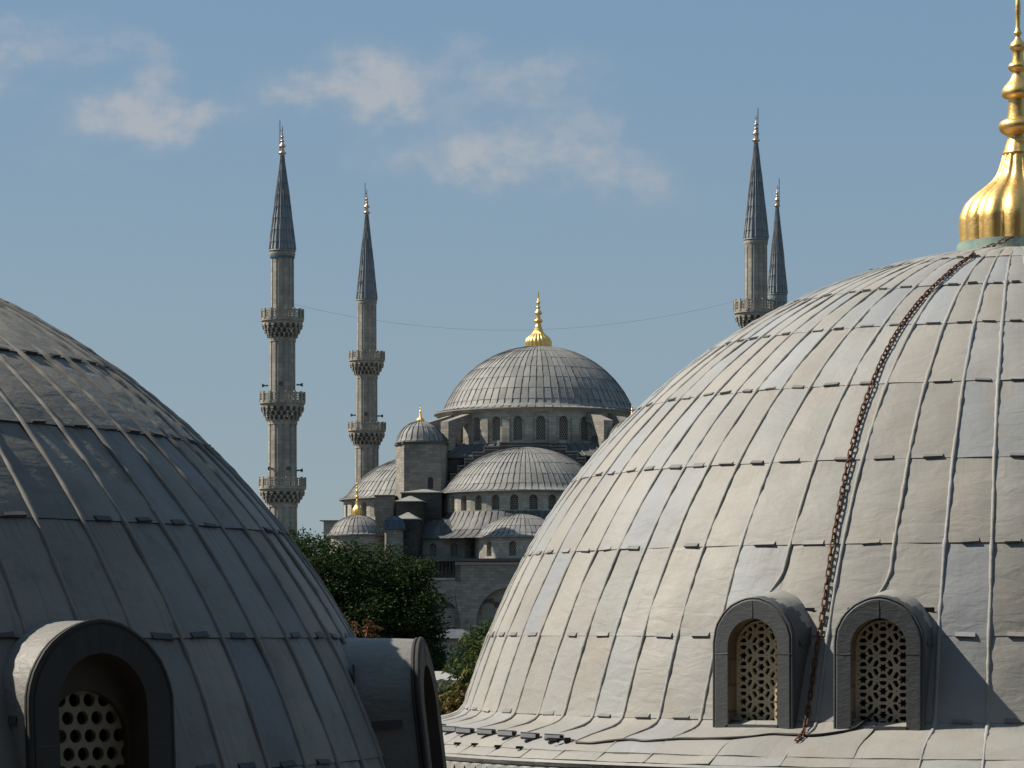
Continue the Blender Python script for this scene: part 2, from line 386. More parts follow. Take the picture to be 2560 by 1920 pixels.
def arched_bay(mb, o, ax, out, w, h, ow, sill, oh, depth, m=0, mr=None, rise=None, n=12, pointed=0.0, ox=0.0):
    """wall bay w x h (bottom centre o) with an arched opening; the reveal goes back by depth"""
    o = np.array(o, float); ax = np.array(ax, float); out = np.array(out, float); mr = m if mr is None else mr
    A = [(x+ox, z+sill) for x, z in arch_pts(ow, oh, rise, n, pointed)]
    P = lambda x, z, d=0.0: o+ax*x+np.array([0, 0, z])-out*d
    k = len(A)
    outer = []
    for i, (x, z) in enumerate(A):
        t = i/(k-1)
        if i == 0: outer.append((-w/2, sill))
        elif i == k-1: outer.append((w/2, sill))
        else:
            q = (i-1)/(k-3)
            if q < .2: outer.append((-w/2, A[1][1]+(h-A[1][1])*q/.2))
            elif q > .8: outer.append((w/2, h-(h-A[1][1])*(q-.8)/.2))
            else: outer.append((-w/2+w*(q-.2)/.6, h))
    V = [P(x, z) for x, z in A]+[P(x, z) for x, z in outer]
    f = [[i, i+1, k+i+1, k+i] for i in range(k-1)]
    # corner fills
    c1 = max(i for i in range(k) if outer[i][0] <= -w/2+1e-9); c2 = min(i for i in range(k) if outer[i][0] >= w/2-1e-9)
    if outer[c1][1] < h-1e-6: V.append(P(-w/2, h)); f.append([k+c1, k+c1+1, len(V)-1])
    if outer[c2][1] < h-1e-6: V.append(P(w/2, h)); f.append([k+c2, len(V)-1, k+c2-1])
    mb.add(V, [q[::-1] for q in f], m)
    if sill > 1e-6: mb.add([P(-w/2, 0), P(w/2, 0), P(w/2, sill), P(A[-1][0], sill), P(A[0][0], sill), P(-w/2, sill)], [[0, 1, 2, 3, 4, 5]], m)
    B = [P(x, z) for x, z in A]+[P(x, z, depth) for x, z in A]
    mb.add(B, [[i, i+1, k+i+1, k+i] for i in range(k-1)]+[[k-1, 0, k, 2*k-1]], mr)

def plate(field, x0, x1, z0, z1, step, th):
    """perforated plate: solid where field(x,z) < 0, cut by marching squares; front at y=0, facing -y"""
    nx = int(math.ceil((x1-x0)/step)); nz = int(math.ceil((z1-z0)/step))
    xs = np.linspace(x0, x1, nx+1); zs = np.linspace(z0, z1, nz+1)
    X, Z = np.meshgrid(xs, zs); G = field(X, Z)
    G[0, :] = np.maximum(G[0, :], 1e-4); G[-1, :] = np.maximum(G[-1, :], 1e-4); G[:, 0] = np.maximum(G[:, 0], 1e-4); G[:, -1] = np.maximum(G[:, -1], 1e-4)
    vid = {}; V = []; Fc = []
    def vert(key, p):
        if key not in vid: vid[key] = len(V); V.append(p)
        return vid[key]
    for j in range(nz):
        for i in range(nx):
            c = [(i, j), (i+1, j), (i+1, j+1), (i, j+1)]; g = [G[b, a] for a, b in c]
            if min(g) >= 0: continue
            poly = []
            for k in range(4):
                a, b = c[k], c[(k+1) % 4]; ga, gb = g[k], g[(k+1) % 4]
                if ga < 0: poly.append(vert(a, (xs[a[0]], zs[a[1]])))
                if (ga < 0) != (gb < 0):
                    t = ga/(ga-gb); key = (min(a, b), max(a, b))
                    poly.append(vert(key, (xs[a[0]]*(1-t)+xs[b[0]]*t, zs[a[1]]*(1-t)+zs[b[1]]*t)))
            if len(poly) > 2: Fc.append(poly)
    edges = {}
    for q in Fc:
        for a, b in zip(q, q[1:]+q[:1]):
            if (b, a) in edges: del edges[(b, a)]
            else: edges[(a, b)] = 1
    n = len(V)
    P = [(x, 0, z) for x, z in V]+[(x, th, z) for x, z in V]
    faces = Fc+[[n+i for i in q[::-1]] for q in Fc]+[[b, a, n+a, n+b] for a, b in edges]
    mb = MB(); mb.add(P, faces); return mb

def arch_field(w, h, rise=None, pointed=0.0):
    a = w/2; rise = a if rise is None else rise; sp = h-rise
    def fld(X, Z):
        top = np.sqrt((X/a)**2+(np.maximum(Z-sp, 0)/rise)**2)-1.0
        return np.maximum(top*a, -Z)
    return fld
def hex_plate(w, h, pitch, hole, step, th, border, rise=None, shear=1.0):
    fa = arch_field(w, h, rise)
    def fld(X, Z):
        dy = pitch*.866*shear; r = np.round(Z/dy); best = np.full(X.shape, 9.)
        for k in (-1, 0, 1):
            rr = r+k; off = np.where(np.mod(rr, 2) == 0, 0, pitch/2)
            xx = np.round((X-off)/pitch)*pitch+off
            best = np.minimum(best, np.hypot(X-xx, (Z-rr*dy)))
        s = hole-best
        if border: s = np.where(fa(X, Z) > -border, -1e-3-0*s, s)
        return np.maximum(s, fa(X, Z))
    return plate(fld, -w/2-.001, w/2+.001, -.001, h+.001, step, th)
def star_plate(w, h, s, step, th, z0):
    """rosettes of rings, spokes and six pointed stars"""
    fa = arch_field(w, h)
    cs = []
    for k in range(-1, int(h/s)+2):
        cs.append((0.0, z0+k*s))
        for e in (-1, 1): cs.append((e*s*.866, z0+(k+.5)*s))
    def fld(X, Z):
        sol = np.full(X.shape, 9.); star = np.full(X.shape, 9.)
        for cx, cz in cs:
            dx, dz = X-cx, Z-cz; r = np.hypot(dx, dz); th_ = np.arctan2(dz, dx)
            ring = np.abs(r-s*.50)-s*.056
            disc = np.abs(r-s*.225)-s*.040
            q = np.mod(th_+math.pi/6, math.pi/3)-math.pi/6
            spoke = np.maximum(np.abs(r*np.sin(q))-s*.044, np.maximum(s*.22-r, r-s*.52))
            sol = np.minimum(sol, np.minimum(np.minimum(ring, disc), spoke))
            q2 = np.mod(th_, math.pi/3)-math.pi/6
            st = r*np.cos(q2)-s*(.105+.085*np.abs(q2)/(math.pi/6))
            fill = np.maximum(r-s*.20, -st)
            sol = np.minimum(sol, fill)
        sol = np.where(fa(X, Z) > -.028, np.minimum(sol, -1e-3), sol)
        return np.maximum(sol, fa(X, Z))
    return plate(fld, -w/2-.001, w/2+.001, -.001, h+.001, step, th)

# ------------------------------------------------------------------ lead domes
def profile_len(prof):
    p = np.array(prof, float); s = np.concatenate([[0], np.cumsum(np.hypot(*np.diff(p, axis=0).T))]); return p, s
class Surf:
    """surface of revolution given by a profile, top to bottom"""
    def __init__(s, C, prof):
        s.C = np.array(C, float); s.p, s.s = profile_len(prof)
        t = np.gradient(s.p, s.s, axis=0); t /= np.linalg.norm(t, axis=1)[:, None]; s.t = t
        s.L = s.s[-1]
    def r(s, q): return np.interp(q, s.s, s.p[:, 0])
    def z(s, q): return np.interp(q, s.s, s.p[:, 1])
    def s_at_z(s, z): return float(np.interp(-z, -s.p[:, 1], s.s))
    def pos(s, phi, q, off=0.0):
        r = s.r(q); z = s.z(q); tr = np.interp(q, s.s, s.t[:, 0]); tz = np.interp(q, s.s, s.t[:, 1])
        nr, nz = -tz, tr
        rr = r+off*nr
        return np.stack([s.C[0]+rr*np.sin(phi), s.C[1]-rr*np.cos(phi), s.C[2]+z+off*nz+0*phi], -1)
    def hit(s, px, py, off=0.0):
        """where the photograph's ray through (px,py) first meets the surface"""
        dx, dz = (px-1280)/F, (HOR-py)/F
        y = np.linspace(s.C[1]-s.p[:, 0].max(), s.C[1]+1, 6000)
        X, Z = dx*y, CZ+dz*y; r = np.hypot(X-s.C[0], y-s.C[1])
        zz = s.C[2]+np.interp(r, s.p[:, 0], s.p[:, 1])
        k = np.argmax(Z <= zz+off)
        return np.array([X[k], y[k], Z[k]])
    def phi_s(s, P):
        return math.atan2(P[0]-s.C[0], -(P[1]-s.C[1])), s.s_at_z(P[2]-s.C[2])

def nz3(P, sc, seed=0.0):
    return np.array([mnoise.noise(Vector((a[0]*sc+seed, a[1]*sc, a[2]*sc))) for a in P.reshape(-1, 3)]).reshape(P.shape[:-1])

def lead_dome(mb, sf, ribs, laps, ribw, ribh, sub=4, ds=.1, lap=.016, pillow=.008, rough=.008, nsc=2.2, clips=.8, full=True, alt_s=None, rmod=None,
              wob=.012, cliph=.06, mclip=(1, 2), rng=None, s0=0.0, rib_end=None, rib_m=0, flat_s=None, clip_skip=3):
    rng = rng or random.Random(3)
    ribs = list(ribs); n = len(ribs); rr = ribs+([ribs[0]+2*math.pi] if full else [])
    for k in range(len(laps)-1):
        a, b = laps[k], laps[k+1]; nr = max(2, int(math.ceil((b-a)/ds))+1)
        q = np.linspace(a, b, nr)
        for p in range(len(rr)-1):
            ph = np.linspace(rr[p], rr[p+1], sub+1)
            PH, Q = np.meshgrid(ph, q); uf = np.linspace(0, 1, sub+1)[None, :]+0*Q; vf = ((Q-a)/(b-a))
            P = sf.pos(PH, Q)
            off = lap*vf+pillow*np.sin(np.pi*uf)*np.sin(np.pi*np.clip(vf, .02, .98))**.5*rng.uniform(.2, 1.2)
            if rough: off = off+rough*nz3(P, nsc, 31.7*k+3.1*p)
            P = sf.pos(PH, Q, off)
            U = np.stack([p+.03+.94*uf, k+.03+.94*vf], -1)
            mb.grid(P, 0, U)
            # turned-down lower edge of the sheet
            e0 = P[-1]; e1 = sf.pos(ph, np.full(sub+1, b+.002), np.full(sub+1, -.004))
            mb.grid(np.stack([e0, e1]), mclip[1] if lap > .012 else 0, np.stack([U[-1], U[-1]]))
            if clips and k < len(laps)-clip_skip and rng.random() < clips:
                wdt = sf.r(b)*(rr[p+1]-rr[p])
                if wdt > 4*cliph:
                    c = rr[p]+(rr[p+1]-rr[p])*rng.uniform(.40, .62); hw = (rr[p+1]-rr[p])*rng.uniform(.17, .23)
                    t0 = b-cliph*rng.uniform(.9, 1.15); t1 = b+cliph*rng.uniform(.05, .3); o1 = rng.uniform(.012, .028); tl = rng.uniform(-.014, .014)
                    A = sf.pos(np.array([c-hw, c+hw, c+hw, c-hw]), np.array([t0, t0+tl, t1+tl, t1]), np.array([lap+.006, lap+.006, lap+o1, lap+o1]))
                    B = sf.pos(np.array([c-hw, c+hw, c+hw, c-hw]), np.array([t0, t0+tl, t1+tl, t1]), np.full(4, -.01))
                    u_ = rng.random(); pick = mclip[0] if u_ < .48 else (mclip[1] if u_ < .58 and mclip[1] != mclip[0] else (0 if mclip[0] == 1 and u_ < .95 else mclip[0]))
                    mb.add(np.concatenate([A, B]), [[0, 3, 2, 1], [0, 1, 5, 4], [1, 2, 6, 5], [2, 3, 7, 6], [3, 0, 4, 7]], [pick, 0, pick, mclip[1], pick],
                           [[p+.5, k+.5]]*8)
    # wood-roll seams
    for i, a in enumerate(ribs if full else ribs):
        st = s0; en = sf.L if rib_end is None else rib_end
        if alt_s is not None and i % 2: st = alt_s
        bend = 0
        if rmod and i in rmod: en, bend = rmod[i]
        m = max(6, int((en-st)/max(ds*.7, .04)))
        q = np.linspace(st, en, m); r = sf.r(q)
        taper = np.clip(r/(sf.p[:, 0].max()*.42), .42, 1)
        x = np.zeros(m)
        for _ in range(3): x += np.sin(q*rng.uniform(1.5, 6)+rng.uniform(0, 6))*wob*rng.uniform(.2, .6)
        if bend: x += bend*np.clip((q-(en-.34))/.34, 0, 1)**1.6
        th = np.linspace(0, math.pi, 7)
        wmod = 1+.10*np.sin(q*rng.uniform(7, 11)+rng.uniform(0, 6))+.08*np.sin(q*rng.uniform(15, 22))
        for L in laps: wmod = wmod*(1+.045*np.sin(q*rng.uniform(24, 34)+rng.uniform(0, 6)))+.16*np.exp(-((q-L)/.05)**2)
        if flat_s: wmod = wmod*(1-.45*np.clip((q-flat_s)/.3, 0, 1))
        W_ = (ribw/2*taper*wmod)[:, None]*np.cos(th)[None, :]; H_ = (ribh*taper*wmod)[:, None]*np.sin(th)[None, :]-.004+lap*.6
        PH = a+(x[:, None]+W_)/np.maximum(r, .3)[:, None]; Q = np.repeat(q[:, None], 7, 1)
        P = sf.pos(PH, Q, H_)
        U = np.stack([np.full(PH.shape, i+.5)+.3, np.full(PH.shape, .5)+np.searchsorted(laps, q)[:, None]], -1)
        mb.grid(P, rib_m, U, flip=True)
    return mb

def cut(mb, phi, rf, w, zb, h):
    """opens the dome sheet behind a dormer's window"""
    V = np.concatenate(mb.v); out = np.array([math.sin(phi), -math.cos(phi)]); ax = np.array([math.cos(phi), math.sin(phi)])
    x = V[:, :2] @ ax; y = V[:, :2] @ out; z = V[:, 2]-zb
    inside = (np.abs(x) < .46*w) & (z > .15) & (y > rf-1.1) & (np.hypot(x/(.46*w), np.maximum(z-(h*.96-.48*w), 0)/(.48*w)) < 1) & (y > 0)
    keep = [i for i, q in enumerate(mb.f) if not all(inside[k] for k in q)]
    mb.f = [mb.f[i] for i in keep]; mb.m = [mb.m[i] for i in keep]; mb.uv = [mb.uv[i] for i in keep]

def sphere_prof(R, z_top, z_bot, n=60, rtop=None):
    zs = np.linspace(0, 1, n)
    a0 = math.acos(min(1, z_top/R)); a1 = math.acos(z_bot/R)
    return [(R*math.sin(a0+(a1-a0)*t), R*math.cos(a0+(a1-a0)*t)) for t in zs]

def finial(name, parent, c, r, mat, lobes=14, onion=True, scale=1.0, full=True, ns=48):
    """Ottoman alem: ribbed onion, knops and discs, leaf tip.  Heights in units of the onion radius"""
    on = [(.985, 0), (1.0, .34), (.99, .46), (.955, .56), (.90, .68), (.80, .79), (.70, .88), (.565, .98), (.45, 1.08), (.37, 1.18), (.325, 1.30), (.285, 1.44), (.262, 1.52)]
    on2 = [(.268, 1.53), (.235, 1.62), (.205, 1.71), (.198, 1.715), (.19, 1.80)]
    st = [(.19, 1.79), (.182, 1.86), (.22, 1.865), (.30, 1.92), (.335, 2.0), (.30, 2.08), (.215, 2.13), (.175, 2.135), (.152, 2.46), (.19, 2.47), (.265, 2.51), (.282, 2.57), (.25, 2.66),
          (.165, 2.75), (.112, 2.84), (.102, 2.88), (.106, 2.93), (.135, 2.95), (.182, 3.01), (.135, 3.07), (.096, 3.09), (.088, 3.28), (.145, 3.33), (.132, 3.39), (.088, 3.44), (.045, 3.49),
          (.042, 3.55), (.082, 3.58), (.042, 3.62), (.038, 3.86), (.046, 3.90), (.05, 4.02), (.042, 4.14), (.02, 4.25), (.004, 4.34)]
    mb = MB()
    if onion:
        fine = []
        for (r0, z0), (r1, z1) in zip(on[:-1], on[1:]):
            for t in (0, .5): fine.append((r0+(r1-r0)*t, z0+(z1-z0)*t))
        fine.append(on[-1])
        N = lobes*12 if lobes*12 <= 240 else lobes*8
        def rf(a, i, rr, z):
            u = np.mod(a*lobes/(2*math.pi), 1.0)-.5
            lob = 1-.11*np.abs(2*u)**2.4
            bead = .05*np.exp(-((np.abs(u)-.5)/.045)**2)
            return lob+bead
        mb.lathe([(a*r, b*r) for a, b in fine[::-1]], N, c, rf=rf)
        mb.lathe([(a*r, b*r) for a, b in on2[::-1]], 40, c, rf=lambda a, i, rr, z: 1-.05*np.abs(np.sin(a*lobes/2)))
        mb.lathe([(0.001, 1.52*r), (.27*r, 1.52*r), (.272*r, 1.545*r), (.262*r, 1.55*r)], 32, c)
    S_ = [(a*r, b*r) for a, b in st]
    if not onion:
        S_ = [(a*r, (b-1.79)*r) for a, b in st]
    # smooth the knops
    p = np.array(S_); q = [p[0]]
    for a, b in zip(p[:-1], p[1:]): q += [a*.75+b*.25, a*.25+b*.75]
    q.append(p[-1])
    mb.lathe([(a, b) for a, b in q][::-1], 24, c)
    return mb.build(name, mat, parent, smooth=50)

# ------------------------------------------------------------------ the two near tombs
def dormer(parent, phi, rf, zb, w, h, ow, oh, sill, depth, m_front, m_body, m_reveal, m_grille, gmesh, rd, gsize, gz, back_wall, label=None, lip=.014, wrap=True, batter=0.0):
    n = 22
    rng = random.Random(int(phi*1000))
    A = arch_pts(w, h, w*.50, n, .02); O = [(x, z+sill) for x, z in arch_pts(ow, oh-sill, ow*.5, n, .02)]
    A = [(x+rng.uniform(-.004, .004), z+(rng.uniform(-.004, .004) if 0 < i < len(A)-1 else 0)) for i, (x, z) in enumerate(A)]
    cx, cz = 0, h*.45
    ins = [(x*(1-.05/w*1.2), min(z, h)-(0.03*max(0, (z-h*.5)/(h*.5)) if i not in (0, len(A)-1) else 0)) for i, (x, z) in enumerate(A)]
    k = len(A)
    mb = MB()
    V = [(x, 0, z) for x, z in O]+[(x, 0, z) for x, z in ins]+[(x, .03, z) for x, z in A]
    f = []
    for i in range(k-1):
        f += [[i, k+i, k+i+1, i+1], [k+i, 2*k+i, 2*k+i+1, k+i+1]]
    f = [q[::-1] for q in f]
    mb.add(V, f, [0, 0]*(k-1))
    # the body runs back into the dome; slightly sagging roof
    ys = np.linspace(.03, depth, 22)
    P = np.array([[(x*(1+(.05 if w < 1.1 else 0)*(y-.03)/depth), y, z+.012*mnoise.noise(Vector((x*3, y*3, z*3)))+(.13 if w < 1.1 else .02)*y*max(0, (z-.55*h)/(.45*h))+(y-.03)*math.tan(batter)) for x, z in A] for y in ys])
    b0 = len(mb.m); mb.grid(P, 1)
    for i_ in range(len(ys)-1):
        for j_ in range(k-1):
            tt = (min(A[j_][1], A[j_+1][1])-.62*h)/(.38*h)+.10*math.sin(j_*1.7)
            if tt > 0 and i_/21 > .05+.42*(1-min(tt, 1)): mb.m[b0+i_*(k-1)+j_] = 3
    mb.add([(-ow/2, 0, 0), (ow/2, 0, 0), (ow/2, 0, sill), (-ow/2, 0, sill), (-ow/2, rd, sill), (ow/2, rd, sill)], [[0, 1, 2, 3], [3, 2, 5, 4]], 0)
    # rolled edge and the sheet joints of the front
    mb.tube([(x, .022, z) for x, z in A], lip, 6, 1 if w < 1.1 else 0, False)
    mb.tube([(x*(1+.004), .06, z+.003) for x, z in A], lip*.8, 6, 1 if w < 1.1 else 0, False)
    if wrap:
        top = max(z for x, z in ins); ot = max(z for x, z in O)
        mb.tube([(0, .002, ot), (0.004, .002, (top+ot)/2), (0, .004, top)], .007, 5, 2, False)
        for e in (-1, 1):
            zz = h*.60
            mb.tube([(e*ow/2, .002, zz), (e*(ow+w)/4, .002, zz-.006), (e*w*.485, .004, zz)], .006, 5, 2, False)
        for e in (-1, 1):
            zz = h*.70; x = w*.5*(1.005)
            mb.add([(e*x, .18, zz), (e*x, depth*.55, zz+.03), (e*(x+.02), depth*.55, zz-.03), (e*(x+.02), .18, zz-.06)], [[0, 1, 2, 3]], 2)
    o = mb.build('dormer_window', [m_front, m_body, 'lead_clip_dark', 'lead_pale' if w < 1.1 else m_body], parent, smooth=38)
    o.location = (rf*math.sin(phi), -rf*math.cos(phi), zb); o.rotation_euler = (-batter, 0, phi)
    if label: o['label'] = label
    # reveal
    rv = MB(); P = [(x, .001, z) for x, z in O]+[(x*.99, rd, z) for x, z in O]
    rv.add(P, [[i, i+1, k+i+1, k+i] for i in range(k-1)])
    gw, gh = gsize
    if back_wall:
        G = [(x, z+gz) for x, z in arch_pts(gw, gh, gw*.5, n)]
        P = [(x*.99, rd-.002, z) for x, z in O]+[(x, rd-.002, z) for x, z in G]+[(x, rd+.12, z) for x, z in G]
        rv.add(P, [[i, i+1, k+i+1, k+i] for i in range(k-1)]+[[k+i, k+i+1, 2*k+i+1, 2*k+i] for i in range(k-1)])
    rv.build('reveal', m_reveal, o, smooth=40)
    g = link('grille', gmesh, o); g.location = (0, rd+(.05 if back_wall else 0), gz)
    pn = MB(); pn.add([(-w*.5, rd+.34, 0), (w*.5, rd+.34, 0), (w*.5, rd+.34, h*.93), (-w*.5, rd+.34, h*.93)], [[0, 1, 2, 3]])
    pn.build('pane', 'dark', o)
    return o

def tomb_body(parent, r_eave, z_eave, r_wall):
    b = MB()
    b.lathe([(r_eave-.02, z_eave-.16), (r_eave-.10, z_eave-.2), (r_wall+.05, z_eave-.45), (r_wall, z_eave-.5), (r_wall, 3.2), (r_wall+.15, 3.0), (r_wall+.15, 0)], 8, phase=rad(22.5))
    return b.build('wall', 'stone', parent)

# --- right tomb -----------------------------------------------------
RC = (6.46, 37.8)
tz = np.array([18.93, 18.69, 18.46, 18.20, 17.56, 16.95, 16.04, 15.02, 14.20, 14.01, 13.60, 13.15]); tr = np.array([.60, 1.53, 2.32, 2.95, 4.05, 4.83, 5.61, 6.24, 6.68, 6.78, 6.92, 7.04])
pf = np.polyfit(tz, tr**2, 4)
zz = 13.12+(18.92-13.12)*np.cos(np.linspace(0, math.pi/2, 70))
prof = [(math.sqrt(max(.2, np.polyval(pf, z))), float(z)) for z in zz]
rb = prof[-1][0]
prof += [(rb+.03, 13.07), (rb+.08, 13.03), (rb+.17, 12.99), (rb+.32, 12.955), (rb+.52, 12.91), (rb+.75, 12.84), (8.15, 12.65)]
right_tomb = thing('domed_tomb', (*RC, 0), 0, 'sunlit pale lead domed tomb with gilded ribbed finial and two arched dormer windows', 'tomb')
SL = Surf((0, 0, 0), prof); SW = Surf((*RC, 0), prof)
front = [-7.7, -12.2, -16.7, -21.7, -27, -32.7, -38.4, -43.1, -47.5, -51.5, -55.9, -60.2, -65, -69.7, -74.6, -79.8]
ang = front+[-79.8-4.7*i for i in range(1, 26)]+[-3.1+4.7*i for i in range(0, 40)]
ang = sorted(a for a in ang if -178 < a < 176)
ribs = [rad(a) for a in ang]
laps = [0]+[SL.s_at_z(z) for z in (18.60, 18.15, 17.60, 16.85, 15.95, 15.0, 14.0)]+[SL.s_at_z(13.09), SL.s_at_z(12.74), SL.L]
near = lambda a: min(range(len(ang)), key=lambda i: abs(ang[i]-a))
rmod = {near(-32.7): (SL.s_at_z(14.42), -.16), near(-21.7): (SL.s_at_z(14.40), -.14)}
mb = MB()
lead_dome(mb, SL, ribs, laps, .046, .022, sub=6, ds=.09, lap=.009, pillow=.010, rough=.014, nsc=2.2, clips=.8, alt_s=laps[1]*.9, rmod=rmod, wob=.0042, rib_m=0, cliph=.044, rng=random.Random(11), flat_s=SL.s_at_z(13.0), mclip=(1, 1))
for a in (-32.7, -21.3): cut(mb, rad(a), 7.19, .95, 12.91, 1.50)
mb.lathe([(8.15, 12.65), (8.17, 12.62), (8.15, 12.58), (8.05, 12.55)], 160, m=0)
mb.build('dome', ['lead_pale', 'lead_clip', 'lead_clip_dark'], right_tomb, smooth=40)
gmR = star_plate(.60, 1.12, .25, .0085, .05, .115).build('grille', 'grille_shaded', mesh_only=True)
gmR2 = star_plate(.60, 1.12, .25, .0085, .05, .115).build('grille', 'grille_sunlit', mesh_only=True)
for a, gm, lb in ((-32.7, gmR2, 'dark lead hood with buff plaster screen in painted sunlight'), (-21.3, gmR, 'dark lead hood with greyish plaster screen in painted shade')):
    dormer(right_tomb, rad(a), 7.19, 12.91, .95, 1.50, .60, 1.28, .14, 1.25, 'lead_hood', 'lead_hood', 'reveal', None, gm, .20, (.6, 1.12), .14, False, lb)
tomb_body(right_tomb, 8.15, 12.5, 7.6)
# pointed crown moulding under the eave
mb = MB(); nt = 216
for i in range(nt):
    a0, a1 = 2*math.pi*i/nt, 2*math.pi*(i+1)/nt; am = (a0+a1)/2
    p = lambda a, r, z: (r*math.sin(a), -r*math.cos(a), z)
    # lead tongue between two stone points
    mb.add([p(a0, 8.13, 12.580), p(a1, 8.13, 12.580), p(a1, 8.16, 12.32), p(am, 8.15, 12.54), p(a0, 8.16, 12.32)], [[0, 4, 3], [0, 3, 1], [1, 3, 2]], 0)
    mb.add([p(am, 8.13, 12.54), p(am, 8.19, 12.32), p(a0, 8.11, 12.27), p(a1, 8.11, 12.27), p(am, 8.14, 12.16), p(am, 8.10, 12.46)], [[0, 2, 1], [0, 1, 3], [1, 2, 4], [1, 4, 3]], 1)
mb.build('cornice', ['lead_pale', 'frieze'], right_tomb)
mb = MB(); mb.lathe([(.60, .22), (.765, .20), (.775, .02), (.80, -.08), (.82, -.16)], 56, (0, 0, 18.81), rf=lambda a, i, r, z: 1+.012*np.sin(a*9)+.008*np.sin(a*17+1))
mb.build('collar', 'verdigris', right_tomb, smooth=40)
fr = finial('finial', right_tomb, (0, 0, 18.995), .755, 'gold', lobes=14)

# --- left tomb --------------------------------------------------------
LC = (-7.78, 26.73)
LZ = 10.55; LR = 7.2
zz = np.concatenate([LR*np.cos(np.linspace(.1, math.acos(1.30/LR), 70))])
prof = [(math.sqrt(LR*LR-z*z), LZ+z) for z in zz]
rb = prof[-1][0]
prof += [(rb+.05, LZ+1.22), (rb+.15, LZ+1.15), (rb+.4, LZ+1.08), (rb+.9, LZ+.9)]
left_tomb = thing('domed_tomb', (*LC, 0), 0, 'shaded dark grey lead domed tomb cut off by the left side of the view', 'tomb')
LL = Surf((0, 0, 0), prof)
ang = [55+4.6*i for i in range(-39, 39)]; ang = [a for a in ang if -122 < a <= 233.5]; ribs = [rad(a) for a in ang]
laps = [0]+[LL.s_at_z(LZ+z) for z in (6.85, 6.38, 5.80, 5.14, 4.35, 3.43, 2.41, 1.42)]+[LL.L]
mb = MB()
lead_dome(mb, LL, ribs, laps, .044, .027, sub=6, ds=.09, lap=.014, pillow=.012, rough=.012, nsc=2.0, clips=.8, wob=.008, cliph=.044, rng=random.Random(5), mclip=(2, 2), rib_m=3, alt_s=laps[1])
for a, z in ((44.0, 1.30), (84.5, 1.18)): cut(mb, rad(a), 6.98, 1.28, LZ+z, 2.26)
mb.build('dome', ['lead_grey', 'lead_clip', 'lead_clip_dark', 'lead_rib'], left_tomb, smooth=40)
gmL = hex_plate(.74, 1.54, .132, .051, .0085, .045, .0, shear=1.17).build('grille', 'grille_dim', mesh_only=True)
for a, zq, bt, r0_, lb in ((44.0, 1.30, 3.0, 6.85, 'dark hood with its left cheek in sunlight'), (84.5, 1.18, 6.5, 7.05, 'bluish hood seen from the side')):
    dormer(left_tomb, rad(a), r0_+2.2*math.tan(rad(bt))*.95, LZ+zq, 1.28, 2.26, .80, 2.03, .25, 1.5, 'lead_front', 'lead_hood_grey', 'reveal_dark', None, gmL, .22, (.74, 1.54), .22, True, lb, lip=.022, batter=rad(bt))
tomb_body(left_tomb, rb+.9, LZ+.9, 7.2)

# --- chain, cable and floodlights on the right tomb ---------------------
cp = [(2496, 592), (2470, 610), (2420, 645), (2345, 705), (2290, 762), (2235, 840), (2190, 930), (2150, 1040), (2120, 1150), (2098, 1260), (2078, 1370), (2060, 1500), (2044, 1600), (2030, 1700), (2018, 1780), (2010, 1822), (1998, 1843), (1984, 1856)]
pts = []
for i, (x, y) in enumerate(cp):
    if i == 0: pts.append(np.array([RC[0]-.20, RC[1]-.80, 18.99]))
    elif i == 1: pts.append(np.array([RC[0]-.42, RC[1]-.72, 18.90]))
    else: pts.append(SW.hit(x, y, .03)-np.array([0, .035, 0]))
pts = np.array(pts); ss = np.concatenate([[0], np.cumsum(np.linalg.norm(np.diff(pts, axis=0), axis=1))])
def catmull(pts, ss, q):
    t = np.gradient(pts, ss, axis=0); out = []
    for v in q:
        i = min(max(np.searchsorted(ss, v)-1, 0), len(ss)-2); h = ss[i+1]-ss[i]; u = (v-ss[i])/h
        out.append((2*u**3-3*u**2+1)*pts[i]+(u**3-2*u**2+u)*h*t[i]+(-2*u**3+3*u**2)*pts[i+1]+(u**3-u**2)*h*t[i+1])
    return np.array(out)
mb = MB(); pitch = .088; q = np.arange(0, ss[-1]-pitch, pitch); A = catmull(pts, ss, q); B = catmull(pts, ss, q+pitch)
for i, (a, b) in enumerate(zip(A, B)):
    t = (b-a)/np.linalg.norm(b-a); c = (a+b)/2
    nrm = np.array([c[0]-RC[0], c[1]-RC[1], (c[2]-11.6)]); nrm /= np.linalg.norm(nrm)
    side = np.cross(t, nrm); side /= np.linalg.norm(side); nrm = np.cross(side, t)
    ro = random.uniform(-.25, .25)+(rad(90) if i % 2 else 0); sd = side*math.cos(ro)+nrm*math.sin(ro)
    hl = pitch*.42; hw = .021; L = []
    for k in range(14):
        an = 2*math.pi*k/14; cx = math.cos(an); L.append(c+t*((hl if cx > 0 else -hl)+cx*hw*.9)+sd*math.sin(an)*hw)
    L.append(L[0]); mb.tube(L, .0085, 5, 0, False)
ch = mb.build('chain', 'iron', smooth=60); tag(ch, 'rusty iron chain hanging down the sunlit pale dome from its gilded finial', 'chain')

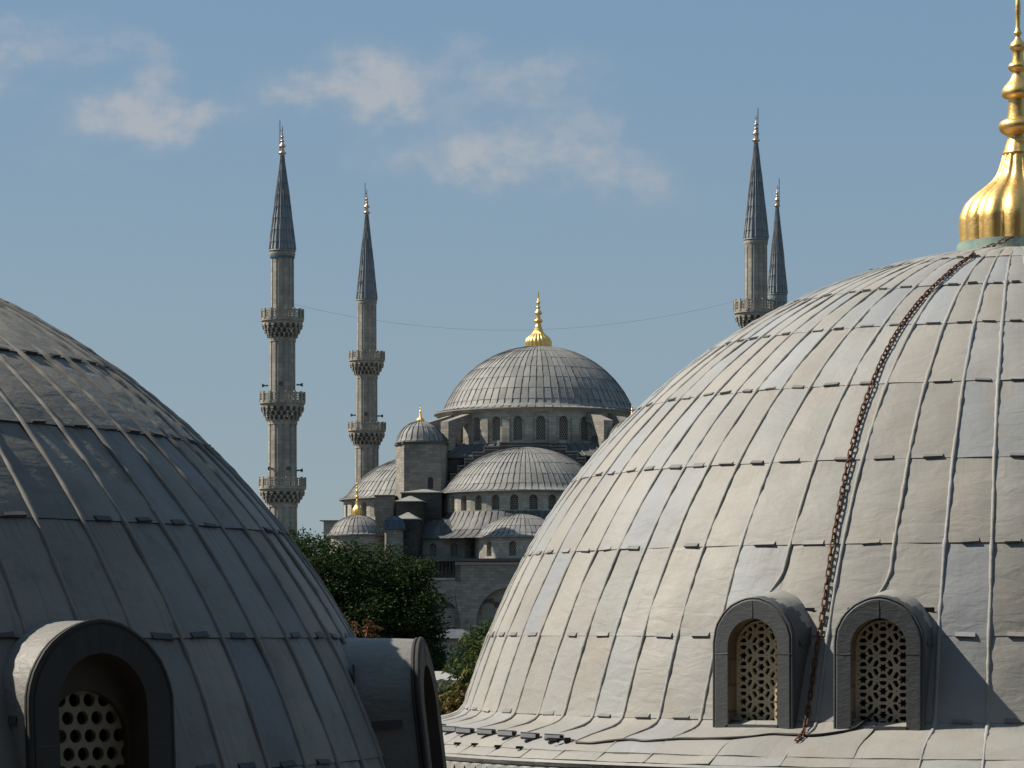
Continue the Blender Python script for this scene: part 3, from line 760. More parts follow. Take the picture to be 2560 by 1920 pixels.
cb = [(1441, 1857), (1480, 1858), (1520, 1853), (1575, 1849), (1610, 1853), (1660, 1850), (1700, 1847), (1760, 1847), (1830, 1845), (1880, 1842), (1930, 1836), (1985, 1837), (2040, 1838), (2090, 1832)]
pts = np.array([SW.hit(x, y, .02) for x, y in cb]); d_ = lambda x, z, y=0.: np.array([RC[0], RC[1], 0])+np.array([7.19*math.sin(rad(-21.3))+x*math.cos(rad(-21.3))-y*math.sin(rad(-21.3)), -7.19*math.cos(rad(-21.3))+x*math.sin(rad(-21.3))+y*math.cos(rad(-21.3)), z])
pts = np.array(list(pts)+[d_(-.26, 13.02, -.03), d_(-.18, 13.08, .02), d_(-.10, 13.18, .16)])
ss = np.concatenate([[0], np.cumsum(np.linalg.norm(np.diff(pts, axis=0), axis=1))])
cab = MB().tube(catmull(pts, ss, np.linspace(0, ss[-1], 120)), .017, 7).build('cable', 'black', smooth=60)
tag(cab, 'black cable running along the ledge of the pale dome from the floodlights into a dormer', 'cable')

def make_floodlight():
    t = thing('floodlight', (0, 0, 0))
    b = MB(); b.box((0, .0, .115), (.17, .12, .07), top=(1, .22)); b.box((0, .0, .154), (.176, .035, .008))
    b.build('housing', 'metal_grey', t)
    b = MB(); b.box((.102, 0, .112), (.034, .095, .07))
    for k in range(3): b.box((.122, 0, .09+k*.02), (.012, .09, .006))
    b.build('end_cap', 'metal_dark', t)
    b = MB(); b.box((.0, 0, .05), (.15, .07, .022)); b.box((-.01, -.03, .064), (.145, .008, .03)); b.build('lower_shade', 'metal_grey', t)
    b = MB(); b.box((.06, 0, .02), (.022, .03, .04)); b.box((.06, 0, .08), (.02, .05, .06)); b.box((.06, 0, .004), (.07, .06, .008)); b.build('bracket', 'metal_dark', t)
    return t
def make_spot():
    t = thing('small_spotlight', (0, 0, 0))
    b = MB(); b.box((0, 0, .045), (.085, .05, .05), rz=.2); b.box((-.052, -.01, .04), (.02, .055, .055), rz=.2); b.build('lamp_head', 'metal_dark', t)
    b = MB(); b.box((.07, .0, .008), (.12, .018, .012)); b.box((.115, .015, .02), (.032, .03, .04)); b.box((.115, .015, .05), (.012, .012, .03)); b.build('bracket', 'metal_dark', t)
    b = MB(); b.tube([(.04, 0, .03), (.09, .01, .045), (.15, .05, .035), (.22, .12, .05), (.29, .16, .04), (.36, .2, .05)], .006, 5); b.build('lead_wire', 'black', t)
    return t
def copy_thing(o):
    c = o.copy(); COL.objects.link(c)
    for ch in list(o.children):
        k = ch.copy(); COL.objects.link(k); k.parent = c
    return c
fl = [(1380, 1857, 'nearest the thick black cable'), (1320, 1853, 'second from the thick black cable'), (1263, 1847, 'third from the thick black cable'), (1211, 1843, 'middle one of the row of seven'),
      (1158, 1840, 'third from the dark dormer edge'), (1121, 1836, 'second from the dark dormer edge'), (1088, 1829, 'partly behind the dark dormer edge')]
base = make_floodlight()
for i, (x, y, wd) in enumerate(fl):
    o = base if i == 0 else copy_thing(base)
    p = SW.hit(x, y); ph = math.atan2(p[0]-RC[0], -(p[1]-RC[1]))
    o.location = p; o.scale = (1, 1, .64); o.rotation_euler = (rad(6), rad(3), rad(-4)+ph*.25+rad(10)+random.uniform(-.06, .06))
    tag(o, 'grey box floodlight on the pale dome ledge, '+wd, 'floodlight', 'floodlights in a row on the dome ledge')
sp = [(1300, 1874, 'nearest the thick black cable'), (1246, 1871, 'second from the thick black cable'), (1188, 1866, 'middle one of the five'), (1145, 1864, 'second from the dark dormer edge'), (1096, 1855, 'nearest the dark dormer edge')]
base = make_spot()
for i, (x, y, wd) in enumerate(sp):
    o = base if i == 0 else copy_thing(base)
    p = SW.hit(x, y); o.location = p; o.scale = (.75, .75, .55); o.rotation_euler = (0, rad(2), random.uniform(-.15, .15)-.05)
    tag(o, 'small dark spotlight with thin wire below the grey floodlights, '+wd, 'spotlight', 'small spotlights below the floodlights')
p = SW.hit(1418, 1857)
jb = MB(); jb.box((0, 0, .03), (.07, .05, .055), rz=.2); jb.box((-.10, .02, .02), (.03, .03, .04)); jb.tube([(-.22, .04, .05), (-.1, .02, .045), (0, 0, .04), (.11, 0, .025)], .007, 5)
jb = jb.build('junction_box', 'metal_dark'); jb.location = p; tag(jb, 'small dark junction box where the black cable meets the floodlight wires', 'junction box')

# ------------------------------------------------------------------ the mosque
MX, MY, MR = 3.12, 350.0, rad(-7)
c7, s7 = math.cos(MR), math.sin(-MR)
mosque = thing('mosque', (MX, MY, 0), MR, 'grey stone mosque with a cascade of lead domes beyond the two tombs', 'mosque')
def ML(px, py, b):
    """mosque coordinates (along the front, height) of a picture point on the plane b metres behind the dome's axis"""
    k = (px-1280)/F
    a = (k*(MY+b*c7)-MX-b*s7)/(c7+k*s7)
    return a, CZ+(HOR-py)*(MY-a*s7+b*c7)/F

def dome_part(name, C, r, zb, zt, rf, zf, nrib, ribw, ribh, rows, mat, parent=mosque, a0=None, a1=None, fin=None, seed=1, sub=2, ds=.5):
    """shallow lead dome: springing radius r at zb, crown at zt, skirt swept out to rf at zf"""
    h = zt-zb; R = (r*r+h*h)/(2*h); zc = zt-R
    t0 = math.asin(.05*r/R); t1 = math.acos((zb-zc)/R)
    prof = [(R*math.sin(t), zc+R*math.cos(t)) for t in np.linspace(t0, t1, 26)]
    for u in np.linspace(.15, 1, 7): prof.append((r+(rf-r)*u**1.0, zb+(zf-zb)*(1-(1-u)**1.8)))
    sf = Surf(C, prof)
    full = a0 is None
    rb = [2*math.pi*i/nrib-math.pi for i in range(nrib)] if full else list(np.linspace(a0, a1, nrib))
    lp = [0]+[sf.L*k for k in rows]+[sf.L]
    mb = MB()
    lead_dome(mb, sf, rb, lp, ribw*.66, ribh*.5, sub=sub, ds=ds, lap=.03, pillow=.012, rough=.03, nsc=.5, clips=0, full=full, wob=.03, rng=random.Random(seed), mclip=(0, 0), alt_s=sf.L*.10, rib_m=1)
    # eave
    k = 96 if full else 48
    mb.lathe([(rf, zf), (rf+.02, zf-.10), (rf-.25, zf-.14)], k, C, 0, *( (0, 2*math.pi) if full else (a0, a1)))
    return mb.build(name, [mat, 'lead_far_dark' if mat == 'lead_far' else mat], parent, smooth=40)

# main dome and drum
md = dome_part('main_dome', (0, 0, 0), 11.25, 40.52, 48.25, 12.35, 40.15, 76, .15, .13, (.12, .27, .41, .54, .66, .77, .87, .94), 'lead_far', sub=2, ds=.55, seed=4)
o = finial('finial', md, (0, 0, 48.05), 1.6, 'gold_far', lobes=20)
win_a = hex_plate(1.02, 2.8, .27, .088, .045, .10, .07).build('window', 'grille_far', mesh_only=True)
win_b = hex_plate(.92, 1.7, .27, .088, .045, .10, .06).build('window', 'grille_far', mesh_only=True)
win_c = hex_plate(.78, 1.62, .25, .082, .042, .10, .06).build('window', 'grille_far', mesh_only=True)
win_d = hex_plate(1.5, 2.15, .29, .092, .05, .10, .08, rise=.5).build('window', 'grille_far', mesh_only=True)
pane_cache = {}
def pane_mesh(w, h):
    if (w, h) not in pane_cache:
        p = MB(); P = [(x, .22, z) for x, z in arch_pts(w, h)]; p.add(P, [list(range(len(P)))]); pane_cache[(w, h)] = p.build('pane', 'dark', mesh_only=True)
    return pane_cache[(w, h)]
def window(parent, me, o, phi, w, h, depth):
    """screen window set back in an arched opening; phi = facing"""
    q = link('window', me, parent)
    q.location = (o[0]-math.sin(phi)*depth, o[1]+math.cos(phi)*depth, o[2]); q.rotation_euler = (0, 0, phi)
    p = link('pane', pane_mesh(w, h), q)
    return q
def ring_bays(name, C, r, phis, step, z0, z1, ow, oh, sill, depth, me, mat, parent=mosque, pil=None, rise=None, wpart=True, close=None):
    """polygonal drum of arched bays"""
    mb = MB(); w = 2*r*math.tan(step/2); wins = []
    for p in phis:
        out = np.array([math.sin(p), -math.cos(p), 0]); ax = np.array([math.cos(p), math.sin(p), 0])
        o = np.array([C[0], C[1], z0])+out*r
        arched_bay(mb, o, ax, out, w, z1-z0, ow, sill, oh, depth+.12, 0, 1, rise)
        wins.append((o+np.array([0, 0, sill]), p))
    if pil:
        pw, pd, pt = pil
        for p in [phis[0]-step/2]+[q+step/2 for q in phis]:
            rr = r/math.cos(step/2)+pd/2-.15
            mb.box((C[0]+rr*math.sin(p), C[1]-rr*math.cos(p), (z0+pt)/2), (pw, pd, pt-z0), p, 0)
            mb.box((C[0]+(rr+.03)*math.sin(p), C[1]-(rr+.03)*math.cos(p), z0+.55), (pw+.06, pd+.02, 1.1), p, 2)
            mb.box((C[0]+(rr-.1)*math.sin(p), C[1]-(rr-.1)*math.cos(p), pt+.2), (pw+.003, pd-.2, .4), p, 0, top=(1, .2))
    if close:
        mb.lathe([(r*1.0, z1), (r*1.0, z0)], close[2], (C[0], C[1], 0), 0, close[0], close[1])
    o_ = mb.build(name, [mat, mat, 'stone'], parent)
    for o, p in wins: window(o_, me, o, p, ow, oh, depth)
    return o_
st = rad(360/28)
ph = [rad(7.8)+st*k for k in range(-9, 9)]
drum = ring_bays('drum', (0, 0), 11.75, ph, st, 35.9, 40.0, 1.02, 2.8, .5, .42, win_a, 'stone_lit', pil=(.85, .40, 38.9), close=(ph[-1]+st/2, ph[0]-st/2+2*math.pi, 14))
mb = MB(); mb.lathe([(12.25, 40.10), (12.15, 39.92), (11.95, 39.86), (11.9, 39.7)], 84); mb.build('cornice', 'frieze', mosque, smooth=30)

# flying buttresses round the drum
def buttress(p):
    mb = MB(); out = np.array([math.sin(p), -math.cos(p), 0]); ax = np.array([math.cos(p), math.sin(p), 0])
    prof = [(11.5, 39.75), (15.5, 38.55), (15.5, 35.2), (14.4, 35.2), (14.3, 36.6), (13.7, 37.6), (12.6, 38.4), (11.5, 38.6)]
    A = [out*r+ax*.62+np.array([0, 0, z]) for r, z in prof]; B = [out*r-ax*.62+np.array([0, 0, z]) for r, z in prof]
    n = len(prof); mb.add(A+B, [list(range(n)), list(range(n, 2*n))[::-1]]+[[i, n+i, n+(i+1) % n, (i+1) % n] for i in range(n)])
    return mb.build('buttress', 'stone', mosque)
for base_ in (-45, 45, 135, -135):
    for dd in (-7.6, 7.6): buttress(rad(base_+dd))

# cube below the drum, its lead roof and the stepped front
mb = MB(); H = 12.6
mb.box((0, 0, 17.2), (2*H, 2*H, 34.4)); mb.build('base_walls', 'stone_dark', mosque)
mb = MB(); P = [(-H-.4, -H-.4, 34.5), (H+.4, -H-.4, 34.5), (H+.4, H+.4, 34.5), (-H-.4, H+.4, 34.5), (-9, -11.4, 36.0), (9, -11.4, 36.0), (11.4, -9, 36.0), (11.4, 9, 36.0), (9, 11.4, 36.0), (-9, 11.4, 36.0), (-11.4, 9, 36.0), (-11.4, -9, 36.0)]
mb.add(P, [[0, 1, 5, 4], [1, 6, 5], [1, 2, 7, 6], [2, 8, 7], [2, 3, 9, 8], [3, 10, 9], [3, 0, 11, 10], [0, 4, 11], [4, 5, 6, 7, 8, 9, 10, 11]])
mb.box((0, 0, 34.42), (2*H+1.1, 2*H+1.1, .14))
for k in range(-11, 12):
    mb.add([(k*1.15-.06, -H-.45, 34.52), (k*1.15+.06, -H-.45, 34.52), (k*.9+.06, -11.38, 36.05), (k*.9-.06, -11.38, 36.05), (k*1.15, -H-.45, 34.66), (k*.9, -11.38, 36.18)], [[0, 4, 5, 3], [4, 1, 2, 5]])
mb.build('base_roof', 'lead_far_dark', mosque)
half = [(2.9, 36.05), (2.9, 35.6), (4.7, 35.6), (4.7, 34.95), (6.0, 34.95), (6.0, 34.2), (6.9, 34.2), (6.9, 33.4), (7.7, 33.4), (7.7, 32.5), (8.5, 32.5), (8.5, 31.6), (9.3, 31.6), (9.3, 30.6), (10.2, 30.6), (10.2, 29)]
poly = [(-x, z) for x, z in half[::-1]]+half
mb = MB(); mb.slab(poly[::-1], (0, -13.3, 0), (1, 0, 0), (0, -1, 0), .9)
mb.build('stepped_front', 'lead_far_dark', mosque)
mb = MB()
for i in range(len(poly)-1):
    (x0, z0), (x1, z1) = poly[i], poly[i+1]
    if abs(z0-z1) < 1e-6: mb.box(((x0+x1)/2, -13.36, z0-.02), (abs(x1-x0)+.18, .26, .16)); mb.box(((x0+x1)/2, -13.33, z0-.36), (abs(x1-x0)-.1, .12, .12))
    else: mb.box((x0, -13.365, (z0+z1)/2-.1), (.14, .24, abs(z1-z0)-.15))
mb.build('step_moulding', 'stone', mosque)

# half domes, front and left, with their window drums
sd0 = dome_part('half_dome', (0, -13.4, 0), 9.0, 30.75, 35.45, 10.0, 30.16, 46, .14, .12, (.16, .36, .56, .74, .87), 'lead_far', a0=rad(-100), a1=rad(100), seed=8)
st = rad(13); ph = [rad(-.6)+st*k for k in range(-6, 8)]
dr0 = ring_bays('half_dome_drum', (0, -13.4), 9.45, ph, st, 27.75, 30.05, .92, 1.7, .22, .55, win_b, 'stone_lit')
def rot_copy(o, ang, loc):
    c = o.copy(); COL.objects.link(c); c.rotation_euler = (0, 0, o.rotation_euler.z+ang); c.location = loc
    for ch in list(o.children):
        k = ch.copy(); COL.objects.link(k); k.parent = c
        for g in ch.children: q = g.copy(); COL.objects.link(q); q.parent = k
    return c
rot_copy(sd0, rad(-90), (-.4, .3, 0)); rot_copy(dr0, rad(-90), (-.4, .3, 0))
# lead skirt roof below the front drum
def skirt(C, prof, a0, a1, nrib, name='skirt_roof', mat='lead_far_dark', seed=2):
    sf = Surf(C, prof); mb = MB()
    lead_dome(mb, sf, list(np.linspace(a0, a1, nrib)), [0, sf.L*.55, sf.L], .08, .06, sub=2, ds=.5, lap=.03, pillow=.02, rough=.05, nsc=.6, clips=0, full=False, wob=.05, rng=random.Random(seed), mclip=(0, 0))
    return mb.build(name, [mat], mosque, smooth=40)
skirt((0, -13.4, 0), [(9.5, 27.85), (9.9, 27.1), (10.6, 26.0), (11.6, 25.2), (12.6, 24.8)], rad(-98), rad(98), 44)
skirt((-13.8, .3, 0), [(9.5, 27.85), (9.9, 27.1), (10.6, 26.0), (11.6, 25.2), (12.6, 24.8)], rad(-188), rad(8), 30, seed=3)
# the three small half domes in front
dome_part('exedra_dome', (.7, -22.0, 0), 4.9, 25.35, 27.6, 5.65, 24.92, 30, .12, .10, (.2, .45, .68, .86), 'lead_far', a0=rad(-105), a1=rad(105), seed=9, ds=.4)
st = rad(34); ring_bays('exedra_drum', (.7, -22.0), 5.05, [rad(-5.3)+st*k for k in (-2, -1, 0, 1, 2)], st, 22.45, 24.82, .78, 1.62, .30, .38, win_c, 'stone_lit')
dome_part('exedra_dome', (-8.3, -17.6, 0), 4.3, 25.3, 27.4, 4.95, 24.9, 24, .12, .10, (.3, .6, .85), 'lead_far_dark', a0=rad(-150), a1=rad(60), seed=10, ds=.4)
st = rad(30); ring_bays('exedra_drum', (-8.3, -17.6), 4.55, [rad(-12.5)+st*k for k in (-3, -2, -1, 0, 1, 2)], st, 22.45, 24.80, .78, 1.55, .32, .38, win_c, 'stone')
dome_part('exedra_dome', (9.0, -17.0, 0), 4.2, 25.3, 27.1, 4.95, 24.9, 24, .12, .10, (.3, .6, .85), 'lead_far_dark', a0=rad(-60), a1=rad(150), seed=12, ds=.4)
mb = MB(); a, z = ML(1192, 1283, -17.6); mb.box((a, -17.6, 25.9), (2.0, 2.0, 2.3), m=0, top=(.02, .02)); mb.build('pyramid_roof', 'lead_far', mosque)

# weight towers at the corners
def tower(flip):
    a0, zt = ML(1045, 1108, -14.4); f = -1 if flip else 1
    pl = [(-3.0, 1.2), (-1.5, -2.1), (2.75, -2.1), (3.15, -1.3), (3.15, 3.0), (-3.0, 3.0)]
    pts = [(f*(a0+x), -13.0+y) for x, y in pl]
    if flip: pts = pts[::-1]
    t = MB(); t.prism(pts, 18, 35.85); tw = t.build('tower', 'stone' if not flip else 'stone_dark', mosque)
    cx = sum(p[0] for p in pts)/len(pts); cy = sum(p[1] for p in pts)/len(pts)
    t = MB(); t.prism([(cx+(x-cx)*1.06, cy+(y-cy)*1.06) for x, y in pts], 35.87, 36.05); t.prism([(cx+(x-cx)*1.02, cy+(y-cy)*1.02) for x, y in pts], 36.055, 36.2); t.build('tower_cornice', 'lead_far_dark', mosque)
    cp = dome_part('cupola', (f*(a0+.02), -12.7, 0), 2.68, 36.35, 38.55, 2.8, 36.2, 24, .16, .15, (.5,), 'lead_far', seed=14, ds=.3)
    finial('finial', cp, (f*(a0+.02), -12.7, 38.5), .47, 'gold_far', lobes=12)
    if not flip:
        a, z = ML(1076, 1222, -15.15); p = MB(); P = [(x, 0, q) for x, q in arch_pts(.62, 1.35)]; p.add(P, [list(range(len(P)))])
        q = p.build('window', 'dark', tw); q.location = (a, -15.12, z)
tower(False); tower(True)

# stepped buttresses, pier and turrets at the near left corner
def block(name, px0, px1, py, b, depth, zb, mat, cap=None, capmat='lead_far', over=.15):
    x0, z = ML(px0, py, b); x1, _ = ML(px1, py, b)
    mb = MB(); mb.box(((x0+x1)/2, b+depth/2, (zb+z)/2), (x1-x0, depth, z-zb)); o = mb.build(name, mat, mosque)
    if cap:
        m = MB(); m.box(((x0+x1)/2, b+depth/2, z+.05), (x1-x0+2*over, depth+2*over, .10)); m.box(((x0+x1)/2, b+depth/2, z+.10+cap/2), (x1-x0+2*over-.05, depth+2*over-.05, cap), top=(.08, .08))
        m.build('cap_roof', capmat, o)
    return o
block('buttress', 1003, 1103, 1233, -19.2, 5.0, 8, 'stone_dark', .45, 'lead_far')
block('buttress', 990, 1054, 1255, -21.8, 2.5, 8, 'stone_dark', .62)
block('buttress', 988, 1043, 1299, -24.6, 2.7, 8, 'stone_dark', .75)
block('pier', 938, 982, 1240, -14.5, 3.0, 8, 'stone', .12, 'lead_far_dark')
block('wing', 809, 1000, 1303, -6.5, 10, 8, 'stone_lit', .18, 'lead_far_dark', .4)
block('wing', 880, 1020, 1345, -20.0, 8, 6, 'stone_dark', .1, 'lead_far_dark', .3)
a, z = ML(985, 1322, -25.6); mb = MB(); mb.lathe([(1.06, z), (1.06, 14)], 8, (a, -25.6, 0), phase=rad(22.5)); mb.lathe([(1.3, z), (1.3, z-.1), (1.08, z-.16)], 8, (a, -25.6, 0), phase=rad(22.5)); mb.build('turret', 'stone', mosque)
dome_part('turret_dome', (a, -25.6, 0), 1.2, z+.1, z+1.38, 1.32, z, 20, .11, .10, (.5,), 'lead_blue', seed=15, ds=.25)
a, z = ML(893, 1338, -21.0); mb = MB(); mb.lathe([(3.1, z), (3.1, 12)], 16, (a, -21.0, 0)); mb.build('corner_drum', 'stone_lit', mosque)
cd = dome_part('corner_dome', (a, -21.0, 0), 3.05, z+.25, z+2.25, 3.35, z, 34, .12, .10, (.35, .7, .9), 'lead_far', seed=16, ds=.3)
f_ = finial('finial', cd, (0, 0, 0), .58, 'gold', lobes=12); f_.location = (a, -21.0, z+2.15); f_.scale = (1, 1, 1.85)

# lower front: loggia on the left, blind arches with screened windows
B0 = -27.2
aL, zs = ML(1138, 1442, B0); aR = 27.0
x0 = ML(1000, 1442, B0)[0]
mb = MB()
c1, zc1 = ML(1083, 1491, B0); c2, zc2 = ML(1275, 1468, B0); w1, w2 = 6.1, 7.4
W1 = 2*(aL-c1); e1 = c1-W1/2
arched_bay(mb, (c1, B0, 0), (1, 0, 0), (0, -1, 0), W1, 20.3, w1, 5, zc1-5, .75, 0, 0, None, 18)
l2 = c2-5.2
mb.slab([(aL, 0), (l2, 0), (l2, 22.15), (aL, 22.15)], (0, B0, 0), (1, 0, 0), (0, -1, 0), .5)
arched_bay(mb, (c2, B0, 0), (1, 0, 0), (0, -1, 0), 10.4, 22.15, w2, 5, zc2-5, .75, 0, 0, None, 18)
mb.slab([(c2+5.2, 0), (aR, 0), (aR, 22.15), (c2+5.2, 22.15)], (0, B0, 0), (1, 0, 0), (0, -1, 0), .5)
mb.slab([(-26, 0), (e1, 0), (e1, 20.3), (-26, 20.3)], (0, B0, 0), (1, 0, 0), (0, -1, 0), .5)
mb.box((.5, -26.2, 10), (53, .5, 20)); mb.box((.5, -24.2, 21.2), (53, .4, 2))
mb.box((-26.2, 0, 10), (.6, 52, 20)); mb.box((26.7, 0, 11), (.6, 52, 22)); mb.box((aL+.3, -25.6, 21), (.6, 3.2, 2.2))
lw = mb.build('lower_walls', 'stone', mosque)
mb = MB(); mb.box((.5, -19.5, 22.28), (54, 16.6, .22)); mb.box((.5, -19.5, 22.43), (53.4, 16, .08)); mb.build('eaves', 'lead_far_dark', mosque)
mb = MB(); mb.box(((aL+c2+20)/2, B0-.05, 21.93), (c2+20-aL, .3, .3)); mb.box(((aL+e1)/2, B0-.06, 20.25), (aL-e1, .32, .22)); mb.build('string_course', 'frieze', mosque)
mb = MB()
n = 12
for i in range(n):
    x = e1+(aL-e1)*(i+.5)/n; mb.lathe([(.16, 22.1), (.11, 21.9), (.10, 20.7), (.16, 20.4)], 8, (x, B0+.1, 0))
for i in range(5*n):
    x = e1+(aL-e1)*(i+.5)/(5*n); mb.box((x, B0+.12, 20.68), (.06, .06, .6))
mb.box(((e1+aL)/2, B0+.12, 21.0), (aL-e1, .12, .09))
mb.build('balustrade', 'stone_dark', mosque)
for px, py, w, h, me in ((1126, 1568, 1.5, 2.15, win_d), (1068, 1570, 1.5, 2.15, win_d), (1220, 1557, 1.5, 2.15, win_d), (1300, 1557, 1.5, 2.15, win_d)):
    a, z = ML(px, py, B0+.75); q = window(lw, me, (a, B0+.62, z), 0, w, h, 0)
    v = MB()
    for i in range(9):
        t = math.pi*(i+.5)/9; k = .62 if i % 2 else .42
        ct, sn = math.cos(t), math.sin(t); A = (w/2+.06, .56); r1 = .05
        p = lambda rr, dt: (rr*math.cos(t+dt)*1.0, -.03, h-.5+ (rr*math.sin(t+dt))*.78)
        ra, rb_ = w/2+.04, w/2+.04+k
        v.add([p(ra, -.16), p(ra, .16), p(rb_, .13), p(rb_, -.13)], [[0, 3, 2, 1]], i % 2)
    v.build('arch_stones', [M['brick_red'], 'stone_dark'] if 'brick_red' in M else ['stone_dark', 'stone_dark'], q)

# ------------------------------------------------------------------ minarets
def minaret(label, px, Y, cone, balcs, shafts, tiles=None, fin_top=None, rod=None, group='minarets of the mosque'):
    k = Y/F; Z = lambda y: CZ+(HOR-y)*k
    t = thing('minaret', (xpx(px, Y), Y, 0), MR, label, 'minaret', group)
    (ytip, ybase, rc) = cone
    # shaft with panelled faces
    mb = MB(); nf = 12
    def rf(a, i, r, z):
        u = np.mod((a+rad(15))*nf/(2*math.pi), 1.0)
        return (math.cos(math.pi/nf)/np.cos((u-.5)*2*math.pi/nf))*np.where((u < .15) | (u > .85), .92, 1.0)
    for (y0, y1, r0, r1) in shafts:
        z0, z1 = Z(y0), (Z(y1) if y1 is not None else 0)
        pr = [(r0*k, z0), (r0*k*1.0, z0-.35*(z0-z1)*.1), (r1*k, z1)]
        mb.lathe(pr, nf*10, rf=rf, phase=0)
        mb.lathe([(r0*k*1.03, z0-.01), (r0*k*1.03, z0-.5)], nf, phase=rad(15))
    mb.build('shaft', 'stone_minaret', t)
    # cone
    mb = MB(); zt, zb = Z(ytip), Z(ybase); R = rc*k
    prof = [(.16, zt), (R*.5, zb+(zt-zb)*.49), (R*.86, zb+(zt-zb)*.135), (R, zb)]
    sf = Surf((0, 0, 0), [(np.interp(u, [0, .28, .51, .865, 1], [.16, R*.355, R*.57, R*.89, R]), zt+(zb-zt)*u) for u in np.linspace(0, 1, 30)])
    rb = [2*math.pi*i/20-math.pi for i in range(20)]; rows = [0]+[sf.L*(1-(j+.6)/7.9) for j in range(7, -1, -1)]+[sf.L]
    lead_dome(mb, sf, rb, sorted(rows), .11, .10, sub=2, ds=.9, lap=.05, pillow=.02, rough=.01, clips=0, wob=.01, rng=random.Random(int(px)), mclip=(1, 1))
    mb.lathe([(R, zb), (R*1.06, zb-.12), (R*1.06, zb-.2), (R*.98, zb-.26)], 24)
    cn = mb.build('spire', ['lead_spire', 'lead_clip_dark'], t, smooth=40)
    mb = MB(); mb.lathe([(R*.985, zb-.26), (R*1.02, zb-.45), (R*1.0, zb-.6), (R*.93, zb-.85), (R*.92, zb-1.0)], 24); mb.build('cornice', 'stone_minaret', t, smooth=30)
    if tiles:
        mb = MB(); y0, y1, mt = tiles; r = shafts[0][2]*k
        for i in range(24):
            a = 2*math.pi*i/24; mb.box((r*1.015*math.sin(a), -r*1.015*math.cos(a), (Z(y0)+Z(y1))/2), (.25, .08, Z(y0)-Z(y1)), a)
        mb.build('tile_band', mt, t)
    # finial and lightning rod
    fz = Z(fin_top); hgt = fz-zt; u = hgt/2.55
    f = finial('finial', t, (0, 0, 0), u, 'copper', onion=False); f.location = (0, 0, zt-.05); f.scale = (1.0, 1.0, 1.0)
    yr, off = rod
    mb = MB(); mb.tube([(off*k, -.05, zt+.1*hgt), (off*k, -.05, Z(yr))], .045, 5)
    for q in (.25, .8): mb.tube([(0, -.03, zt+hgt*q), (off*k, -.05, zt+hgt*q)], .03, 4)
    mb.build('lightning_rod', 'rod', t)
    # balconies: corbels of small niches, pierced parapet
    for (yt, yb_, yc, r, rs) in balcs:
        zt_, zb_, zc_ = Z(yt), Z(yb_), Z(yc); Rb = r*k; Rs = rs*k; mb = MB(); hgt = zb_-zc_; N = 20
        prof = [(Rb*1.02, zb_+.10), (Rb*1.02, zb_-.12), (Rb*.97, zb_-.14)]
        mb.lathe(prof, 60)
        mb.lathe([(Rs, zb_+.02), (Rb*1.02, zb_+.10)][::-1], 40)
        tiers = 3
        mb.lathe([(Rb*.97, zb_-.14), (Rb*.95, zb_-.16-hgt*.16)], 60)
        top = zb_-.16-hgt*.16; left = top-zc_
        for j in range(tiers):
            f0 = 1-j/tiers; r0 = Rs+(Rb*.95-Rs)*f0**.85; r1 = Rs+(Rb*.95-Rs)*max(0, f0-.8/tiers)**.85
            z0 = top-left*j/tiers; z1 = top-left*(j+1)/tiers
            n_ = N
            for i in range(n_):
                a = 2*math.pi*(i+.5*(j % 2))/n_; dw = 2*math.pi/n_*r0
                # little bracket with a pendant tip, niche between
                mb.box((( r0-.12)*math.sin(a), -(r0-.12)*math.cos(a), (z0*.75+z1*.25)), (dw*.52, .34, (z0-z1)*.46), a, 0)
                mb.box(((r0-.15)*math.sin(a), -(r0-.15)*math.cos(a), (z0*.32+z1*.68)), (dw*.30, .30, (z0-z1)*.74), a, 0)
            mb.lathe([(r0-.36, z0), (r1-.30, z1)], 40, m=1)
        b = mb.build('balcony', ['stone_minaret', 'stone'], t)
        mb = MB(); hh = zt_-zb_-.1; NP = 16
        for i in range(NP):
            a = 2*math.pi*(i+.5)/NP; ap = 2*math.pi*i/NP; pw = 2*Rb*math.tan(math.pi/NP); rr = Rb*math.cos(math.pi/NP)
            mb.box((Rb*math.sin(ap), -Rb*math.cos(ap), zb_+.1+hh*.5+.05), (.26, .20, hh+.12), ap)
            C = lambda x, z: (rr*math.sin(a)+x*math.cos(a), -rr*math.cos(a)+x*math.sin(a), z)
            mb.box(C(0, zb_+.1+hh*.08), (pw, .14, hh*.16), a); mb.box(C(0, zb_+.1+hh*.93), (pw, .16, hh*.14), a)
            for q in (-.17, .17): mb.box(C(q*pw, zb_+.1+hh*.5), (.085, .10, hh*.7), a)
            for q in (.40, .64): mb.box(C(0, zb_+.1+hh*q), (pw-.28, .085, .07), a)
        mb.build('parapet', 'stone_minaret', b)
    return t
MA = minaret('tallest pale minaret with three balconies and blue tiles below its spire', 706, 326, (388, 624, 32.0),
        [(776, 801, 844, 52.5, 31.5), (983, 1008, 1051, 56, 35), (1196, 1221, 1257, 58, 37)],
        [(624, 801, 29.5, 30), (844, 1008, 33, 33.4), (1051, 1221, 36.5, 37.2), (1257, None, 37.5, 44)], tiles=(634, 646, 'tile'), fin_top=312, rod=(301, -6))
MBn = minaret('slimmer minaret rising behind the gilded finial of the mosque corner dome', 917, 378, (536, 748, 25.0),
        [(881, 901, 937, 44, 25.5), (1058, 1076, 1112, 46.5, 28.5), (1250, 1270, 1306, 48, 30)],
        [(748, 901, 24.6, 25), (937, 1076, 27, 27.6), (1112, 1270, 30.2, 31), (1306, None, 31, 37)], fin_top=471, rod=(457, -4))
